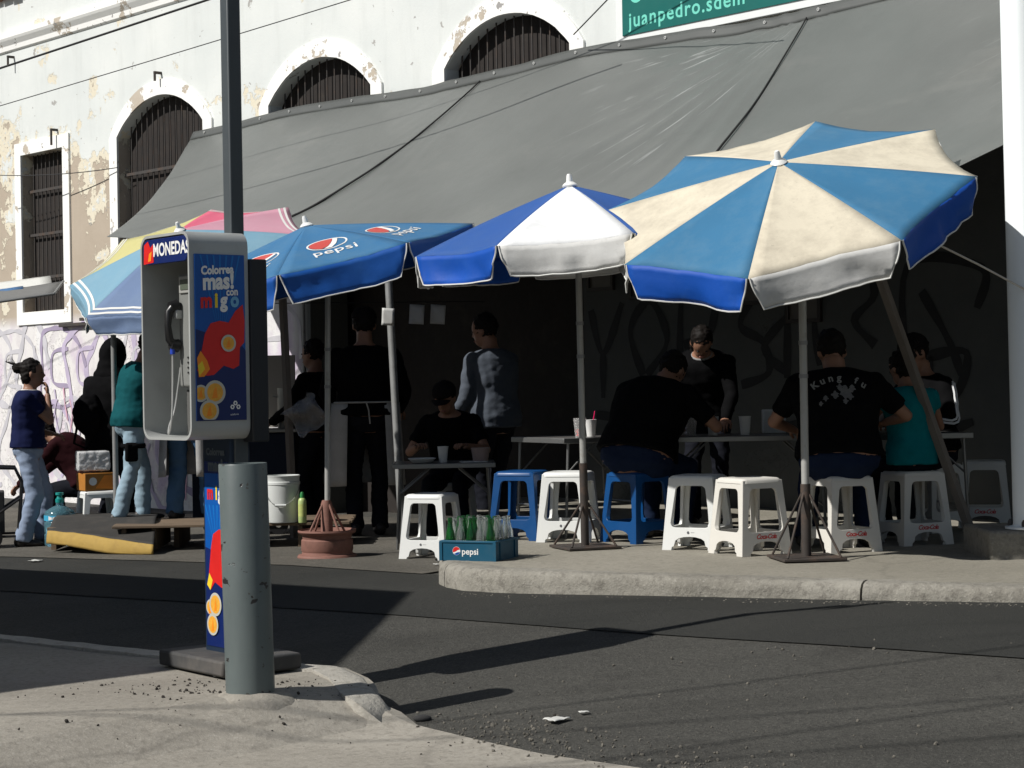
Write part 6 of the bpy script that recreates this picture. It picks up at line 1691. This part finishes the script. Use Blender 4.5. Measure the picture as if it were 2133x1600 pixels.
for s, z, w, h, l in ((1.25, 2.2, 0.34, 0.26, 'small dark framed picture above the shaded tables'), (1.75, 2.15, 0.26, 0.36, 'upright dark framed picture beside the small one'), (2.9, 2.02, 0.5, 0.3, 'wide dark framed picture behind the tipped parasol'), (3.6, 1.95, 0.36, 0.5, 'upright dark framed picture nearest the leaning prop')):
    fr = thing('picture_frame', l, 'picture', M=WM @ Matrix.Translation((s, -0.02, z)), group='pictures on the shaded wall')
    mb = MB(); mb.prism([[(-w / 2, -h / 2), (w / 2, -h / 2), (w / 2, h / 2), (-w / 2, h / 2)], [(-w / 2 + 0.03, -h / 2 + 0.03), (w / 2 - 0.03, -h / 2 + 0.03), (w / 2 - 0.03, h / 2 - 0.03), (-w / 2 + 0.03, h / 2 - 0.03)]], 0.012, -0.02, lambda u, v, d: (u, d, v)); mb.build('frame', FRAME, fr)
    MB().box((0, 0.004, 0), (w - 0.05, 0.008, h - 0.05)).build('picture_face', M_('faded_print', (0.10, 0.085, 0.07), 0.4, 0.4, 6), fr)

# ------------------------------------------------------------------ litter and grit
LIT = M_('litter_paper', (0.55, 0.55, 0.52), 0.7, 0.1)
for x, y, s, l in ((1160, 1506, 0.045, 'flat scrap of white paper on the road'), (1216, 1491, 0.02, 'tiny white scrap behind the flat paper'), (75, 1172, 0.05, 'white wrapper on the road in front of the woman'), (910, 1180, 0.025, 'crumpled white scrap beside the kerb corner')):
    p = road_at(x, y); p.z += 0.016
    o = MB().grid(lambda u, v: (s * 2 * (u - 0.5) + 0.2 * s * noise.noise((u * 3, v * 3, x)), s * 1.5 * (v - 0.5), 0.25 * s * abs(noise.noise((u * 4, v * 4, x)))), 6, 6).build('litter_scrap', LIT, None, 'all', M=Matrix.Translation(p) @ Matrix.Rotation(x, 4, 'Z'), solid=0.001); tag(o, l, 'litter', 'litter on the road')
p = on_ground(450, 1412, 0.0); o = MB().lathe([(0.0, 0), (0.012, 0), (0.016, 0.04), (0.013, 0.04), (0.0, 0.004)], 12).build('paper_cup', LIT, None, True, M=Matrix.Translation((p.x, p.y, 0.008))); tag(o, 'tiny white paper cup at the foot of the phone booth', 'litter')
rr_ = random.Random(11)
ico = bmesh.new(); bmesh.ops.create_icosphere(ico, subdivisions=1, radius=1.0); IV_ = [v.co.copy() for v in ico.verts]; IF_ = [tuple(v.index for v in f.verts) for f in ico.faces]; ico.free()
def grit(name, n, where, size, mat):
    mb = MB()
    for _ in range(n):
        q = where()
        s = size * (0.35 + rr_.random() ** 3 * 1.3)
        M4 = Matrix.Translation(q) @ Euler((rr_.random() * 6, rr_.random() * 6, 0)).to_matrix().to_4x4() @ Matrix.Diagonal((s, s * 0.8, s * 0.55, 1))
        mb.add([v * (0.8 + 0.4 * rr_.random()) for v in IV_], IF_, M4)
    o = mb.build(name, mat); o['kind'] = 'stuff'; return o
def near_pave():
    while True:
        x, y = (rr_.gauss(-1.25, 0.3), rr_.gauss(7.95, 0.14)) if rr_.random() < 0.7 else (rr_.gauss(-0.9, 0.5), rr_.gauss(7.6, 0.3))
        z = pav_z(x, y)
        return Vector((x, y, z + 0.002))
g_ = grit('dark_grit', 260, near_pave, 0.0065, M_('grit_dark', (0.035, 0.03, 0.025), 0.9, 0.4)); tag(g_, 'dark grit and seed husks scattered round the booth foot', 'grit')
def gutter():
    t = rr_.random()
    if t < 0.45:
        u = rr_.random(); i = min(int(u * 6), 5); a, b = flush[i % (len(flush) - 1)], flush[i % (len(flush) - 1) + 1]
        q = a.lerp(b, rr_.random()) + Vector((rr_.gauss(0.12, 0.12), rr_.gauss(0.1, 0.12), 0))
    elif t < 0.75:
        i = rr_.randrange(2, 9); a, b = kp[i], kp[i + 1]; q = a.lerp(b, rr_.random()) + Vector((-0.03, -0.07 - abs(rr_.gauss(0, 0.08)), 0))
    else: q = Vector((rr_.uniform(-0.5, 3.0), rr_.uniform(6.3, 8.6), 0))
    z = max(road_z(q.x, q.y), pav_z(q.x, q.y) if q.x < 0.3 and q.y < 7.3 else -1)
    return Vector((q.x, q.y, z + 0.004))
g_ = grit('gravel', 1500, gutter, 0.0065, M_('gravel_grey', (0.13, 0.12, 0.10), 0.9, 0.5, 30)); tag(g_, 'loose grey gravel along the gutters and on the road', 'gravel')
st = road_at(880, 1503); o = MB().ell((0, 0, 0.012), (0.038, 0.022, 0.016)).build('stone', M_('dark_stone', (0.03, 0.03, 0.03), 0.9, 0.3, bmp=0.5), None, 'all', M=Matrix.Translation(st)); tag(o, 'dark lump of stone on the road by the near kerb tip', 'stone')
